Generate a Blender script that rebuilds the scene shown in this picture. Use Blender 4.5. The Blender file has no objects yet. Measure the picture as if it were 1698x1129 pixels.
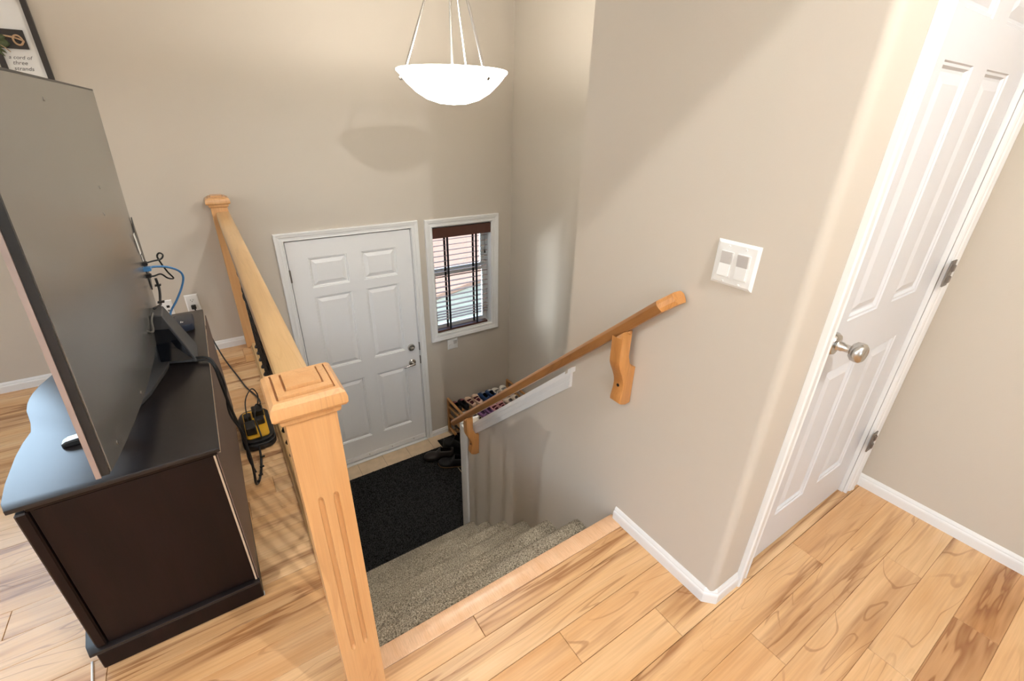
import bpy, bmesh, math, random
import numpy as np
from mathutils import Vector, Matrix
random.seed(7)
rng = np.random.default_rng(7)
SC = bpy.context.scene
COL = SC.collection
PI = math.pi

# ------------------------------------------------------------------ camera, world, lights, exposure
def look_matrix(yaw, pitch, roll, loc):
    cy, sy, cp, sp = math.cos(yaw), math.sin(yaw), math.cos(pitch), math.sin(pitch)
    f = Vector((sy*cp, cy*cp, -sp)); r = Vector((cy, -sy, 0)); u = r.cross(f)
    c, s = math.cos(roll), math.sin(roll)
    r2 = r*c + u*s; u2 = u*c - r*s
    m = Matrix((r2, u2, -f)).transposed().to_4x4()
    m.translation = Vector(loc)
    return m
cam = bpy.data.cameras.new('camera'); cam_o = bpy.data.objects.new('camera', cam); COL.objects.link(cam_o)
cam_o.matrix_world = look_matrix(0.5907, 0.4538, 0.0214, (-1.1241, -0.8903, 1.4652))
cam.sensor_width = 36.0; cam.lens = 750.72/1698*36.0; cam.clip_start = 0.02; cam.clip_end = 200
SC.camera = cam_o
SC.view_settings.view_transform = 'Standard'; SC.view_settings.look = 'None'
SC.view_settings.gamma = 1.0; SC.view_settings.use_curve_mapping = False
SC.view_settings.exposure = 0.20

world = bpy.data.worlds.new('sky'); SC.world = world; world.use_nodes = True
wn = world.node_tree.nodes; wl = world.node_tree.links
bg = wn['Background']; sky = wn.new('ShaderNodeTexSky'); sky.sky_type = 'NISHITA'
sky.sun_disc = False; sky.sun_elevation = math.radians(58); sky.sun_rotation = math.radians(-115)
sky.dust_density = 3.0
wl.new(sky.outputs[0], bg.inputs[0]); bg.inputs[1].default_value = 0.72

def area(name, loc, target, w, h, energy, color):
    l = bpy.data.lights.new(name, 'AREA'); l.shape = 'RECTANGLE'; l.size = w; l.size_y = h
    l.energy = energy; l.color = color
    o = bpy.data.objects.new(name, l); COL.objects.link(o); o.location = loc
    d = Vector(target) - Vector(loc); o.rotation_euler = d.to_track_quat('-Z', 'Y').to_euler()
    return o
area('daylight_living_window', (-4.98, -0.3, 1.45), (0, -0.3, 1.0), 3.4, 1.7, 15, (0.90, 0.95, 1.0))
area('daylight_front_window', (-3.35, 2.66, 1.62), (-3.35, 0, 1.3), 1.9, 1.4, 55, (0.66, 0.84, 1.0))
area('daylight_rear_window', (-1.9, -3.58, 1.45), (-1.9, 0, 1.1), 2.8, 1.8, 4, (0.95, 0.97, 1.0))
area('sidelight_fill', (-1.15, 3.95, .05), (.75, 2.5, .15), 1.1, 1.5, 650, (0.93, 0.97, 1.0))  # added panel outside, throws the bright patch onto the foyer wall
LAMP = (-0.34, -1.52, 2.38)      # bulb of the added, unseen lamp that throws the shadows

# ------------------------------------------------------------------ material helpers
def srgb(r, g, b):
    f = lambda c: (c/255/12.92 if c/255 <= .04045 else ((c/255+.055)/1.055)**2.4)
    return (f(r), f(g), f(b), 1.0)
def new_mat(name):
    m = bpy.data.materials.new(name); m.use_nodes = True
    nt = m.node_tree; p = nt.nodes['Principled BSDF']
    return m, nt, p
def N(nt, kind, **kw):
    n = nt.nodes.new(kind)
    for k, v in kw.items():
        if k in n.inputs: n.inputs[k].default_value = v
        else: setattr(n, k, v)
    return n
def plain(name, col, rough=.5, metal=0.0, noise=0.06, nscale=40, bump=0.0, bscale=200, spec=0.5, coat=0.0):
    m, nt, p = new_mat(name)
    tc = N(nt, 'ShaderNodeTexCoord')
    nz = N(nt, 'ShaderNodeTexNoise', Scale=nscale, Detail=3.0)
    nt.links.new(tc.outputs['Object'], nz.inputs['Vector'])
    mx = N(nt, 'ShaderNodeMix', data_type='RGBA')
    lo = tuple(c*(1-noise) for c in col[:3])+(1,); hi = tuple(min(1, c*(1+noise)) for c in col[:3])+(1,)
    mx.inputs[6].default_value = lo; mx.inputs[7].default_value = hi
    nt.links.new(nz.outputs[0], mx.inputs[0]); nt.links.new(mx.outputs[2], p.inputs['Base Color'])
    p.inputs['Roughness'].default_value = rough; p.inputs['Metallic'].default_value = metal
    p.inputs['Specular IOR Level'].default_value = spec; p.inputs['Coat Weight'].default_value = coat
    if bump:
        n2 = N(nt, 'ShaderNodeTexNoise', Scale=bscale, Detail=2.0)
        nt.links.new(tc.outputs['Object'], n2.inputs['Vector'])
        b = N(nt, 'ShaderNodeBump', Strength=bump, Distance=.002)
        nt.links.new(n2.outputs[0], b.inputs['Height']); nt.links.new(b.outputs[0], p.inputs['Normal'])
    return m
def ramp(nt, stops):
    r = N(nt, 'ShaderNodeValToRGB'); e = r.color_ramp.elements
    while len(e) < len(stops): e.new(.5)
    for i, (p, c) in enumerate(stops):
        e[i].position = p; e[i].color = c if len(c) == 4 else tuple(c)+(1,)
    return r
def wood(name, pale, mid, dark, stretch=(.5, 6, 6), scale=3.0, rough=.35, streak=.0, rings=.5, per_object=False, coat=0.0, tones=None, ring_freq=95, ring_edge=.80, fibre=.14, spec=.5):
    """grain along local X of the stretch vector (small number = grain direction)"""
    m, nt, p = new_mat(name); L = nt.links.new
    tc = N(nt, 'ShaderNodeTexCoord'); src = tc.outputs['Object']
    oi = N(nt, 'ShaderNodeObjectInfo')
    if per_object:
        cb = N(nt, 'ShaderNodeVectorMath', operation='MULTIPLY_ADD')
        rv = N(nt, 'ShaderNodeTexWhiteNoise', noise_dimensions='1D'); L(oi.outputs['Random'], rv.inputs['W'])
        L(rv.outputs['Color'], cb.inputs[0]); cb.inputs[1].default_value = (37, 53, 71); L(src, cb.inputs[2]); src = cb.outputs[0]
    mp = N(nt, 'ShaderNodeMapping'); mp.inputs['Scale'].default_value = stretch; L(src, mp.inputs['Vector'])
    n1 = N(nt, 'ShaderNodeTexNoise', Scale=scale*.55, Detail=2.5, Roughness=.5, Distortion=.55); L(mp.outputs[0], n1.inputs['Vector'])
    # growth rings: sine of the warped field
    mul = N(nt, 'ShaderNodeMath', operation='MULTIPLY'); L(n1.outputs[0], mul.inputs[0]); mul.inputs[1].default_value = ring_freq
    sn = N(nt, 'ShaderNodeMath', operation='SINE'); L(mul.outputs[0], sn.inputs[0])
    rr = ramp(nt, [(ring_edge, (0, 0, 0)), (.995, (1, 1, 1))])
    mr = N(nt, 'ShaderNodeMapRange'); mr.inputs[1].default_value = -1; mr.inputs[2].default_value = 1; L(sn.outputs[0], mr.inputs[0]); L(mr.outputs[0], rr.inputs[0])
    # base tone
    n2 = N(nt, 'ShaderNodeTexNoise', Scale=scale*.8, Detail=4.0, Roughness=.55); L(mp.outputs[0], n2.inputs['Vector'])
    base = ramp(nt, [(.3, pale), (.7, mid)]); L(n2.outputs[0], base.inputs[0])
    out = base.outputs[0]
    # ring masks fade in and out over the board
    nm = N(nt, 'ShaderNodeTexNoise', Scale=scale*.7, Detail=1.0); L(mp.outputs[0], nm.inputs['Vector'])
    rm = ramp(nt, [(.42, (0, 0, 0)), (.62, (1, 1, 1))]); L(nm.outputs[0], rm.inputs[0])
    f1 = N(nt, 'ShaderNodeMath', operation='MULTIPLY'); L(rr.outputs[0], f1.inputs[0]); L(rm.outputs[0], f1.inputs[1])
    f2 = N(nt, 'ShaderNodeMath', operation='MULTIPLY'); L(f1.outputs[0], f2.inputs[0]); f2.inputs[1].default_value = rings
    mx = N(nt, 'ShaderNodeMix', data_type='RGBA'); L(f2.outputs[0], mx.inputs[0]); L(out, mx.inputs[6]); mx.inputs[7].default_value = dark; out = mx.outputs[2]
    # fine fibre
    mp3 = N(nt, 'ShaderNodeMapping'); mp3.inputs['Scale'].default_value = tuple(s*(3 if s < 2 else 14) for s in stretch); L(src, mp3.inputs['Vector'])
    n3 = N(nt, 'ShaderNodeTexNoise', Scale=scale, Detail=3.0); L(mp3.outputs[0], n3.inputs['Vector'])
    fr = ramp(nt, [(.3, (1-fibre, 1-fibre*1.15, 1-fibre*1.3)), (.65, (1.03, 1.03, 1.03))]); L(n3.outputs[0], fr.inputs[0])
    mm = N(nt, 'ShaderNodeMix', data_type='RGBA', blend_type='MULTIPLY'); mm.inputs[0].default_value = 1; L(out, mm.inputs[6]); L(fr.outputs[0], mm.inputs[7]); out = mm.outputs[2]
    if streak:
        n4 = N(nt, 'ShaderNodeTexNoise', Scale=scale*.62, Detail=4.0, Roughness=.6, Distortion=.35)
        off = N(nt, 'ShaderNodeVectorMath', operation='MULTIPLY_ADD'); off.inputs[1].default_value = (.55, 1.15, 1.15); off.inputs[2].default_value = (11.3, 4.7, 9.1); L(mp.outputs[0], off.inputs[0]); L(off.outputs[0], n4.inputs['Vector'])
        sr = ramp(nt, [(.525, (0, 0, 0)), (.585, (.45, .45, .45)), (.622, (.95, .95, .95)), (.635, (.28, .28, .28)), (.72, (.10, .10, .10))]); L(n4.outputs[0], sr.inputs[0])
        fs = N(nt, 'ShaderNodeMath', operation='MULTIPLY'); L(sr.outputs[0], fs.inputs[0]); fs.inputs[1].default_value = streak
        m2 = N(nt, 'ShaderNodeMix', data_type='RGBA'); L(fs.outputs[0], m2.inputs[0]); L(out, m2.inputs[6]); m2.inputs[7].default_value = dark; out = m2.outputs[2]
    if tones:
        tr = ramp(nt, tones); L(oi.outputs['Random'], tr.inputs[0])
        m3 = N(nt, 'ShaderNodeMix', data_type='RGBA', blend_type='MULTIPLY'); m3.inputs[0].default_value = 1; L(out, m3.inputs[6]); L(tr.outputs[0], m3.inputs[7]); out = m3.outputs[2]
    L(out, p.inputs['Base Color']); p.inputs['Roughness'].default_value = rough; p.inputs['Coat Weight'].default_value = coat; p.inputs['Specular IOR Level'].default_value = spec
    return m
def emit(name, col, s):
    m, nt, p = new_mat(name)
    p.inputs['Base Color'].default_value = col; p.inputs['Emission Color'].default_value = col; p.inputs['Emission Strength'].default_value = s
    return m

M = {}
M['wall'] = plain('wall_paint', (.563, .510, .438, 1), .6, noise=.012, nscale=3, bump=.12, bscale=260, spec=.3)
M['ceiling'] = plain('ceiling_paint', (.80, .78, .74, 1), .8, noise=.01, bump=.2, bscale=120)
M['trim'] = plain('white_trim', (.80, .80, .79, 1), .38, noise=.01)
M['front_door'] = plain('white_front_door', (.82, .82, .82, 1), .42, noise=.01, bump=.05, bscale=300)
M['door'] = plain('white_door', (.675, .68, .70, 1), .42, noise=.01, bump=.05, bscale=300)
FLOOR_TONES = [(0, (1.0, 1.0, 1.0)), (.35, (1.0, .95, .88)), (.6, (.93, .84, .74)), (.8, (1.02, 1.0, .98)), (1, (.80, .66, .54))]
M['plank'] = wood('maple_plank', (.77, .53, .305, 1), (.655, .38, .17, 1), (.235, .09, .030, 1), stretch=(.62, 4.2, 4.2), scale=2.6,
                  rough=.27, streak=.82, rings=.42, ring_freq=84, ring_edge=.965, fibre=.10, per_object=True, tones=FLOOR_TONES)
M['nosing'] = wood('maple_nosing', (.80, .53, .33, 1), (.72, .43, .24, 1), (.50, .26, .13, 1), stretch=(5, 1.4, 4), scale=6, rough=.3, rings=.15)
M['rail_wood'] = wood('maple_rail', (.64, .42, .20, 1), (.55, .34, .145, 1), (.36, .17, .06, 1), stretch=(6, .5, 6), scale=4, rough=.32, rings=.25, coat=.2, fibre=.05)
M['post_wood'] = wood('maple_post', (.67, .385, .175, 1), (.60, .31, .12, 1), (.38, .17, .06, 1), stretch=(6, 6, .5), scale=4, rough=.32, rings=.25, coat=.2, fibre=.05)
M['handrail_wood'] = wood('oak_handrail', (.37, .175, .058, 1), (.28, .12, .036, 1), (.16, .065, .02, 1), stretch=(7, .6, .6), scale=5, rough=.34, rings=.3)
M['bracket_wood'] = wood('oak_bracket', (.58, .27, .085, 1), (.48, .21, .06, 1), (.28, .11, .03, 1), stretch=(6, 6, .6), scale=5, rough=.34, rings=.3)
M['rack_wood'] = plain('pine_rack', (.42, .21, .075, 1), .45, noise=.15, nscale=25)
M['iron'] = plain('black_iron', (.012, .012, .013, 1), .35, metal=.3)
M['espresso'] = wood('espresso_wood', (.012, .0045, .004, 1), (.0065, .0026, .0024, 1), (.004, .002, .002, 1), stretch=(5, 5, .6), scale=6, rough=.42, rings=.3, spec=.22)
M['espresso_top'] = plain('espresso_lacquer', (.012, .009, .009, 1), .29, noise=.3, nscale=60, bump=.06, bscale=500)
M['hardboard'] = plain('hardboard', (.16, .105, .08, 1), .6, noise=.1)
M['raw_edge'] = plain('raw_edge', (.62, .48, .34, 1), .6, noise=.2)
M['tv_back'] = plain('tv_back_plastic', (.32, .315, .30, 1), .26, metal=.75, noise=.06, nscale=3)
M['tv_frame'] = plain('tv_frame_metal', (.40, .33, .31, 1), .35, metal=.5)
M['black'] = plain('black_plastic', (.012, .012, .013, 1), .38)
M['black_gloss'] = plain('gloss_black_plastic', (.006, .007, .010, 1), .12)
M['dark_grey'] = plain('dark_grey_plastic', (.05, .05, .052, 1), .4)
M['navy_plastic'] = plain('navy_plastic', (.022, .028, .05, 1), .4)
M['cable'] = plain('black_cable', (.01, .01, .01, 1), .45)
M['cable_grey'] = plain('grey_cable', (.09, .085, .075, 1), .5)
M['blue'] = plain('blue_cable', (.06, .22, .48, 1), .4)
M['white_plastic'] = plain('white_plastic', (.82, .82, .80, 1), .3, noise=.01)
M['grey_plastic'] = plain('grey_plastic', (.55, .53, .51, 1), .35, noise=.02)
M['nickel'] = plain('satin_nickel', (.55, .53, .50, 1), .27, metal=1.0, noise=.04)
M['dark_nickel'] = plain('dark_nickel', (.30, .28, .26, 1), .4, metal=1.0, noise=.04)
M['yellow'] = plain('yellow_plastic', (.75, .42, .03, 1), .4)
M['tile'] = plain('beige_tile', (.60, .46, .31, 1), .35, noise=.22, nscale=14)
M['grout'] = plain('grout', (.20, .15, .11, 1), .7)
M['mat_base'] = plain('black_mat', (.010, .010, .010, 1), .9)
M['frame_black'] = plain('frame_black', (.030, .024, .022, 1), .5)
M['paper'] = plain('white_board', (.78, .78, .77, 1), .6, noise=.01)
M['ink'] = plain('grey_ink', (.10, .10, .11, 1), .6)
M['leaf'] = plain('leaf_green', (.17, .21, .10, 1), .5, noise=.35, nscale=30)
M['rope'] = plain('jute_rope', (.50, .33, .20, 1), .8, noise=.2, nscale=200)
M['blind_brown'] = plain('blind_brown', (.085, .030, .020, 1), .35, noise=.2, nscale=20)
M['slat'] = plain('blind_slat', (.34, .25, .22, 1), .22, noise=.15, nscale=20)
M['tape'] = plain('blind_tape', (.012, .011, .016, 1), .8)
M['lawn'] = plain('lawn', (.22, .25, .20, 1), .9, noise=.3, nscale=6)
M['concrete'] = plain('concrete', (.42, .42, .43, 1), .9, noise=.1, nscale=5)
M['deck_red'] = plain('red_deck', (.42, .26, .185, 1), .8, noise=.15, nscale=3)
M['siding'] = plain('siding', (.45, .44, .42, 1), .8, noise=.05)

M['lit_bulb'] = emit('lit_bulb', (1, .985, .955, 1), 3900)
M['lit_unseen_bulb'] = emit('lit_unseen_bulb', (1, .985, .96, 1), 19000)
def glass_mat():
    m, nt, p = new_mat('window_glass')
    tr = N(nt, 'ShaderNodeBsdfTransparent'); tr.inputs[0].default_value = (.95, .97, .97, 1)
    gl = N(nt, 'ShaderNodeBsdfGlossy'); gl.inputs['Roughness'].default_value = .02
    fr = N(nt, 'ShaderNodeFresnel', IOR=1.45); mx = N(nt, 'ShaderNodeMixShader')
    nt.links.new(fr.outputs[0], mx.inputs[0]); nt.links.new(tr.outputs[0], mx.inputs[1]); nt.links.new(gl.outputs[0], mx.inputs[2])
    nt.links.new(mx.outputs[0], nt.nodes['Material Output'].inputs[0]); return m
M['glass'] = glass_mat()
def carpet_mat(name, cols, scale):
    m, nt, p = new_mat(name); tc = N(nt, 'ShaderNodeTexCoord')
    n1 = N(nt, 'ShaderNodeTexNoise', Scale=scale, Detail=1.5, Roughness=.7); nt.links.new(tc.outputs['Object'], n1.inputs['Vector'])
    r = ramp(nt, cols); nt.links.new(n1.outputs[0], r.inputs[0])
    n2 = N(nt, 'ShaderNodeTexNoise', Scale=7, Detail=2.0); nt.links.new(tc.outputs['Object'], n2.inputs['Vector'])
    r2 = ramp(nt, [(.3, (.82, .82, .82)), (.7, (1.1, 1.1, 1.1))]); nt.links.new(n2.outputs[0], r2.inputs[0])
    mx = N(nt, 'ShaderNodeMix', data_type='RGBA', blend_type='MULTIPLY'); mx.inputs[0].default_value = 1
    nt.links.new(r.outputs[0], mx.inputs[6]); nt.links.new(r2.outputs[0], mx.inputs[7]); nt.links.new(mx.outputs[2], p.inputs['Base Color'])
    p.inputs['Roughness'].default_value = .95; p.inputs['Specular IOR Level'].default_value = .1
    return m
M['carpet'] = carpet_mat('stair_carpet', [(.30, (.07, .061, .047)), (.43, (.27, .235, .18)), (.58, (.48, .425, .33)), (.72, (.68, .62, .51))], 190)
M['mat_pile'] = carpet_mat('mat_pile', [(.3, (.003, .003, .003)), (.55, (.007, .0066, .0066)), (.75, (.022, .020, .018))], 110)

# ------------------------------------------------------------------ geometry helpers
def bm_box(bm, lo, hi, bev=0.0, seg=1):
    r = bmesh.ops.create_cube(bm, size=1.0)
    s = [hi[i]-lo[i] for i in range(3)]; c = [(hi[i]+lo[i])/2 for i in range(3)]
    for v in r['verts']: v.co = Vector((v.co[0]*s[0]+c[0], v.co[1]*s[1]+c[1], v.co[2]*s[2]+c[2]))
    if bev:
        es = list({e for v in r['verts'] for e in v.link_edges})
        bmesh.ops.bevel(bm, geom=es, offset=bev, segments=seg, affect='EDGES', profile=.5)
    return bm
def box(lo, hi, bev=0.0, seg=1): return bm_box(bmesh.new(), lo, hi, bev, seg)
def boxes(*ls):
    bm = bmesh.new()
    for l in ls: bm_box(bm, *l)
    return bm
def bm_prism(bm, poly, axis, a0, a1, bev=0.0):
    """poly: 2D points in the two remaining axes (in order x,y,z without axis)"""
    o = [i for i in range(3) if i != axis]
    def P(p, a):
        v = [0, 0, 0]; v[o[0]] = p[0]; v[o[1]] = p[1]; v[axis] = a; return v
    A = [bm.verts.new(P(p, a0)) for p in poly]; B = [bm.verts.new(P(p, a1)) for p in poly]
    fs = [bm.faces.new(A), bm.faces.new(B[::-1])]
    n = len(poly)
    for i in range(n): fs.append(bm.faces.new((A[i], A[(i+1) % n], B[(i+1) % n], B[i])))
    bmesh.ops.recalc_face_normals(bm, faces=fs)
    if bev:
        es = [e for f in fs[:2] for e in f.edges]
        bmesh.ops.bevel(bm, geom=list(set(es)), offset=bev, segments=2, affect='EDGES', profile=.5)
    return bm
def prism(poly, axis, a0, a1, bev=0.0): return bm_prism(bmesh.new(), poly, axis, a0, a1, bev)
def catmull(pts, k=6):
    pts = [Vector(p) for p in pts]
    if len(pts) < 3: return pts
    P = [pts[0]*2-pts[1]]+pts+[pts[-1]*2-pts[-2]]; out = []
    for i in range(1, len(P)-2):
        for j in range(k):
            t = j/k; a, b, c, d = P[i-1], P[i], P[i+1], P[i+2]
            out.append(.5*((2*b)+(c-a)*t+(2*a-5*b+4*c-d)*t*t+(3*b-3*c+d-a)*t**3))
    out.append(pts[-1]); return out
def bm_tube(bm, pts, r, n=8, smooth=6, closed_caps=True):
    pts = catmull(pts, smooth) if smooth else [Vector(p) for p in pts]
    rings = []; up = Vector((0, 0, 1)); prev = None
    for i, p in enumerate(pts):
        t = (pts[min(i+1, len(pts)-1)]-pts[max(i-1, 0)]).normalized()
        if prev is None:
            a = t.cross(up)
            if a.length < .1: a = t.cross(Vector((1, 0, 0)))
        else: a = prev - t*prev.dot(t)
        a.normalize(); prev = a; b = t.cross(a)
        rr = r(i/(len(pts)-1)) if callable(r) else r
        rings.append([bm.verts.new(p+a*math.cos(2*PI*k/n)*rr+b*math.sin(2*PI*k/n)*rr) for k in range(n)])
    for A, B in zip(rings, rings[1:]):
        for k in range(n): bm.faces.new((A[k], A[(k+1) % n], B[(k+1) % n], B[k]))
    if closed_caps: bm.faces.new(rings[0][::-1]); bm.faces.new(rings[-1])
    return bm
def tube(pts, r, n=8, smooth=6): return bm_tube(bmesh.new(), pts, r, n, smooth)
def bm_lathe(bm, prof, origin, axis=(0, 0, 1), n=24):
    """prof: list of (radius, height along axis)"""
    ax = Vector(axis).normalized(); a = ax.orthogonal().normalized(); b = ax.cross(a); o = Vector(origin); rings = []
    for r, h in prof:
        if r < 1e-6: rings.append([bm.verts.new(o+ax*h)])
        else: rings.append([bm.verts.new(o+ax*h+a*math.cos(2*PI*k/n)*r+b*math.sin(2*PI*k/n)*r) for k in range(n)])
    for A, B in zip(rings, rings[1:]):
        if len(A) == 1 and len(B) == 1: continue
        for k in range(n):
            k2 = (k+1) % n
            if len(A) == 1: bm.faces.new((A[0], B[k2], B[k]))
            elif len(B) == 1: bm.faces.new((A[k], A[k2], B[0]))
            else: bm.faces.new((A[k], A[k2], B[k2], B[k]))
    bmesh.ops.recalc_face_normals(bm, faces=bm.faces)
    return bm
def lathe(prof, origin, axis=(0, 0, 1), n=24): return bm_lathe(bmesh.new(), prof, origin, axis, n)
def bm_sweep(bm, path, prof, frame, closed=False):
    """mitred moulding. path: 2D points; prof: (t outward to the left of travel, d along normal); frame(u,v,d)->xyz"""
    n = len(path); secs = []
    def nrm(a, b):
        d = Vector((b[0]-a[0], b[1]-a[1])).normalized(); return Vector((-d.y, d.x))
    for i, p in enumerate(path):
        ns = []
        if closed or i > 0: ns.append(nrm(path[i-1], p))
        if closed or i < n-1: ns.append(nrm(p, path[(i+1) % n]))
        if len(ns) == 2:
            m = (ns[0]+ns[1]).normalized(); m = m/max(.2, m.dot(ns[0]))
        else: m = ns[0]
        secs.append([bm.verts.new(frame(p[0]+m.x*t, p[1]+m.y*t, d)) for t, d in prof])
    k = len(prof); fs = []
    for i in range(n if closed else n-1):
        A, B = secs[i], secs[(i+1) % n]
        for j in range(k): fs.append(bm.faces.new((A[j], A[(j+1) % k], B[(j+1) % k], B[j])))
    if not closed: fs.append(bm.faces.new(secs[0])); fs.append(bm.faces.new(secs[-1][::-1]))
    bmesh.ops.recalc_face_normals(bm, faces=fs)
    return bm
def sweep(path, prof, frame, closed=False): return bm_sweep(bmesh.new(), path, prof, frame, closed)

def link(name, me, parent=None):
    o = bpy.data.objects.new(name, me); COL.objects.link(o)
    if parent is not None:
        o.parent = parent; o.matrix_parent_inverse = parent.matrix_basis.inverted()
    return o
def obj(name, bm, mat, parent=None, smooth=False, label=None):
    me = bpy.data.meshes.new(name); bm.to_mesh(me); bm.free()
    me.materials.append(M[mat] if isinstance(mat, str) else mat)
    if smooth:
        for p in me.polygons: p.use_smooth = True
        if smooth is not True and hasattr(me, 'set_sharp_from_angle'): me.set_sharp_from_angle(angle=math.radians(smooth))
    o = link(name, me, parent)
    if label: o['label'] = label
    return o
def tag(o, label, cat, group=None):
    o['label'] = label; o['category'] = cat
    if group: o['group'] = group
    return o
def thing(name, label, cat, loc=(0, 0, 0), group=None):
    o = bpy.data.objects.new(name, None); COL.objects.link(o); o.location = loc; o.empty_display_size = .05
    return tag(o, label, cat, group)
def struct(name, bm, mat, label=None, smooth=False, parent=None):
    o = obj(name, bm, mat, parent, smooth)
    if parent is None: o['kind'] = 'structure'
    if label: o['label'] = label
    return o
def struct_empty(name, loc, label):
    o = bpy.data.objects.new(name, None); COL.objects.link(o); o.location = loc; o['kind'] = 'structure'; o['label'] = label
    return o

# ------------------------------------------------------------------ dimensions (metres)
YE = 2.5446      # entry wall
LZ = -1.3756     # landing
X2 = 1.14        # foyer right wall
X3 = 1.0899      # hall right wall
YC = -0.4456     # closet wall
YS = 0.374       # end of the full-height stair wall
CEIL = 2.62
XL, YB = -5.0, -3.6
DX0, DX1, DT = -0.7241, 0.1857, 0.674     # entry door slab
WX0, WX1, WZ0, WZ1 = 0.368, 0.940, -0.292, 0.672   # window opening

# ------------------------------------------------------------------ room shell
def wall_with_holes(axis, a0, a1, u0, u1, z0, z1, holes):
    """wall slab between a0..a1 on axis, spanning u, with rectangular holes (u0,u1,z0,z1)"""
    us = sorted({u0, u1, *[h[0] for h in holes], *[h[1] for h in holes]}); zs = sorted({z0, z1, *[h[2] for h in holes], *[h[3] for h in holes]})
    bm = bmesh.new(); cell = {}
    for i in range(len(us)-1):
        for j in range(len(zs)-1):
            um, zm = (us[i]+us[i+1])/2, (zs[j]+zs[j+1])/2
            cell[i, j] = not any(h[0] < um < h[1] and h[2] < zm < h[3] for h in holes)
    vs = {}
    def V(i, j, a):
        k = (i, j, a)
        if k not in vs:
            vs[k] = bm.verts.new((us[i], a, zs[j]) if axis == 1 else (a, us[i], zs[j]))
        return vs[k]
    for (i, j), s in cell.items():
        if not s: continue
        for a in (a0, a1): bm.faces.new((V(i, j, a), V(i+1, j, a), V(i+1, j+1, a), V(i, j+1, a)))
        for di, dj, p, q in ((-1, 0, (i, j), (i, j+1)), (1, 0, (i+1, j), (i+1, j+1)), (0, -1, (i, j), (i+1, j)), (0, 1, (i, j+1), (i+1, j+1))):
            if not cell.get((i+di, j+dj), False): bm.faces.new((V(*p, a0), V(*q, a0), V(*q, a1), V(*p, a1)))
    bmesh.ops.recalc_face_normals(bm, faces=bm.faces)
    return bm
FW = (-4.35, -2.35, .90, 2.35)
struct('wall_entry', wall_with_holes(1, YE, YE+.16, XL, X2+.12, -2.8, CEIL, [(DX0-.02, DX1+.02, LZ, DT+.02), (WX0, WX1, WZ0, WZ1), FW]), 'wall', 'beige wall with the front door and sidelight window')
struct('wall_right', box((X2, YC+.11, -2.8), (X2+.12, YE, CEIL)), 'wall', 'beige wall right of the landing')
struct('wall_hall', box((X3, YB, -.3), (X3+.12, YC+.11, CEIL)), 'wall', 'beige wall with white baseboard right of the closet door')
LW = (-1.9, 1.3, .55, 2.3)
struct('wall_left', wall_with_holes(0, XL-.15, XL, YB, YE, -.3, CEIL, [LW]), 'wall')
RW = (-3.2, -.6, .4, 2.3)
struct('wall_back', wall_with_holes(1, YB-.15, YB, XL-.15, X3+.12, -.3, CEIL, [RW]), 'wall')
struct('ceiling', box((XL-.15, YB-.15, CEIL), (X2+.12, YE+.16, CEIL+.1)), 'ceiling')

# stair wall: full height with a rounded corner turning into the closet wall, then a sloping half wall beside the stairs
r = .026
arc = [(r-r*math.cos(a), YC+r-r*math.sin(a)) for a in np.linspace(0, PI/2, 7)]
plan = [(0, YS)]+arc+[(.200, YC), (.200, YC+.11), (.11, YC+.11), (.11, YS)]
bm = prism(plan, 2, -2.8, CEIL)
struct('wall_stair', bm, 'wall', 'beige stair wall with rounded corner carrying the handrail', smooth=30)
def slope_z(y): return .515-.943*(y-.358)
bm = prism([(YS, -2.8), (1.36, -2.8), (1.36, slope_z(1.29)-.01), (1.29, slope_z(1.29)-.01), (YS, slope_z(YS)-.01)], 0, 0.0, .11)
struct('wall_half', bm, 'wall', 'low sloping wall between stairs and lower landing')
struct('wall_closet', boxes(((.200, YC, 2.06), (.975, YC+.11, CEIL)), ((.975, YC, -.3), (X3, YC+.11, CEIL)), ((.2, YC+.11, -.3), (X3, YC+.5, -.012)), ((.16, YC+.45, -.3), (X2, YC+.56, CEIL))), 'wall', 'beige wall around the closet door')
struct('wall_stair_left', box((-1.13, 0, -2.8), (-1.005, YE, -.035)), 'wall', 'wall below the railing beside the stairs')
struct('wall_under', box((-1.0, -.1, -2.8), (1.14, -.005, -.32)), 'wall')

# upper floor: base slab and individual planks
floor = struct_empty('floor', (0, 0, 0), 'maple plank floor of the upper level')
obj('subfloor', boxes(((XL, YB, -.32), (-1.0, YE, -.0125)), ((-1.0, YB, -.32), (X3, -.004, -.0125)) ), 'plank', floor)
plank_mesh = {}
def plank(x0, x1, y0, y1):
    k = (round(x1-x0, 3), round(y1-y0, 3))
    if k not in plank_mesh:
        b = box((.0005, .0005, 0), (k[0]-.0005, k[1]-.0005, .0125))
        top = [e for e in b.edges if all(v.co.z > .01 for v in e.verts)]
        bmesh.ops.bevel(b, geom=top, offset=.0011, segments=1, affect='EDGES')
        me = bpy.data.meshes.new('plank'); b.to_mesh(me); b.free(); me.materials.append(M['plank']); plank_mesh[k] = me
    o = link('plank', plank_mesh[k], floor); o.location = (x0, y0, -.0125)
joints = {-3: -.485, -4: -.163, -5: .50, -6: .031, -7: .743, -2: -.95, -8: .30}
PW, PLEN = .1125, 1.22
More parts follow.
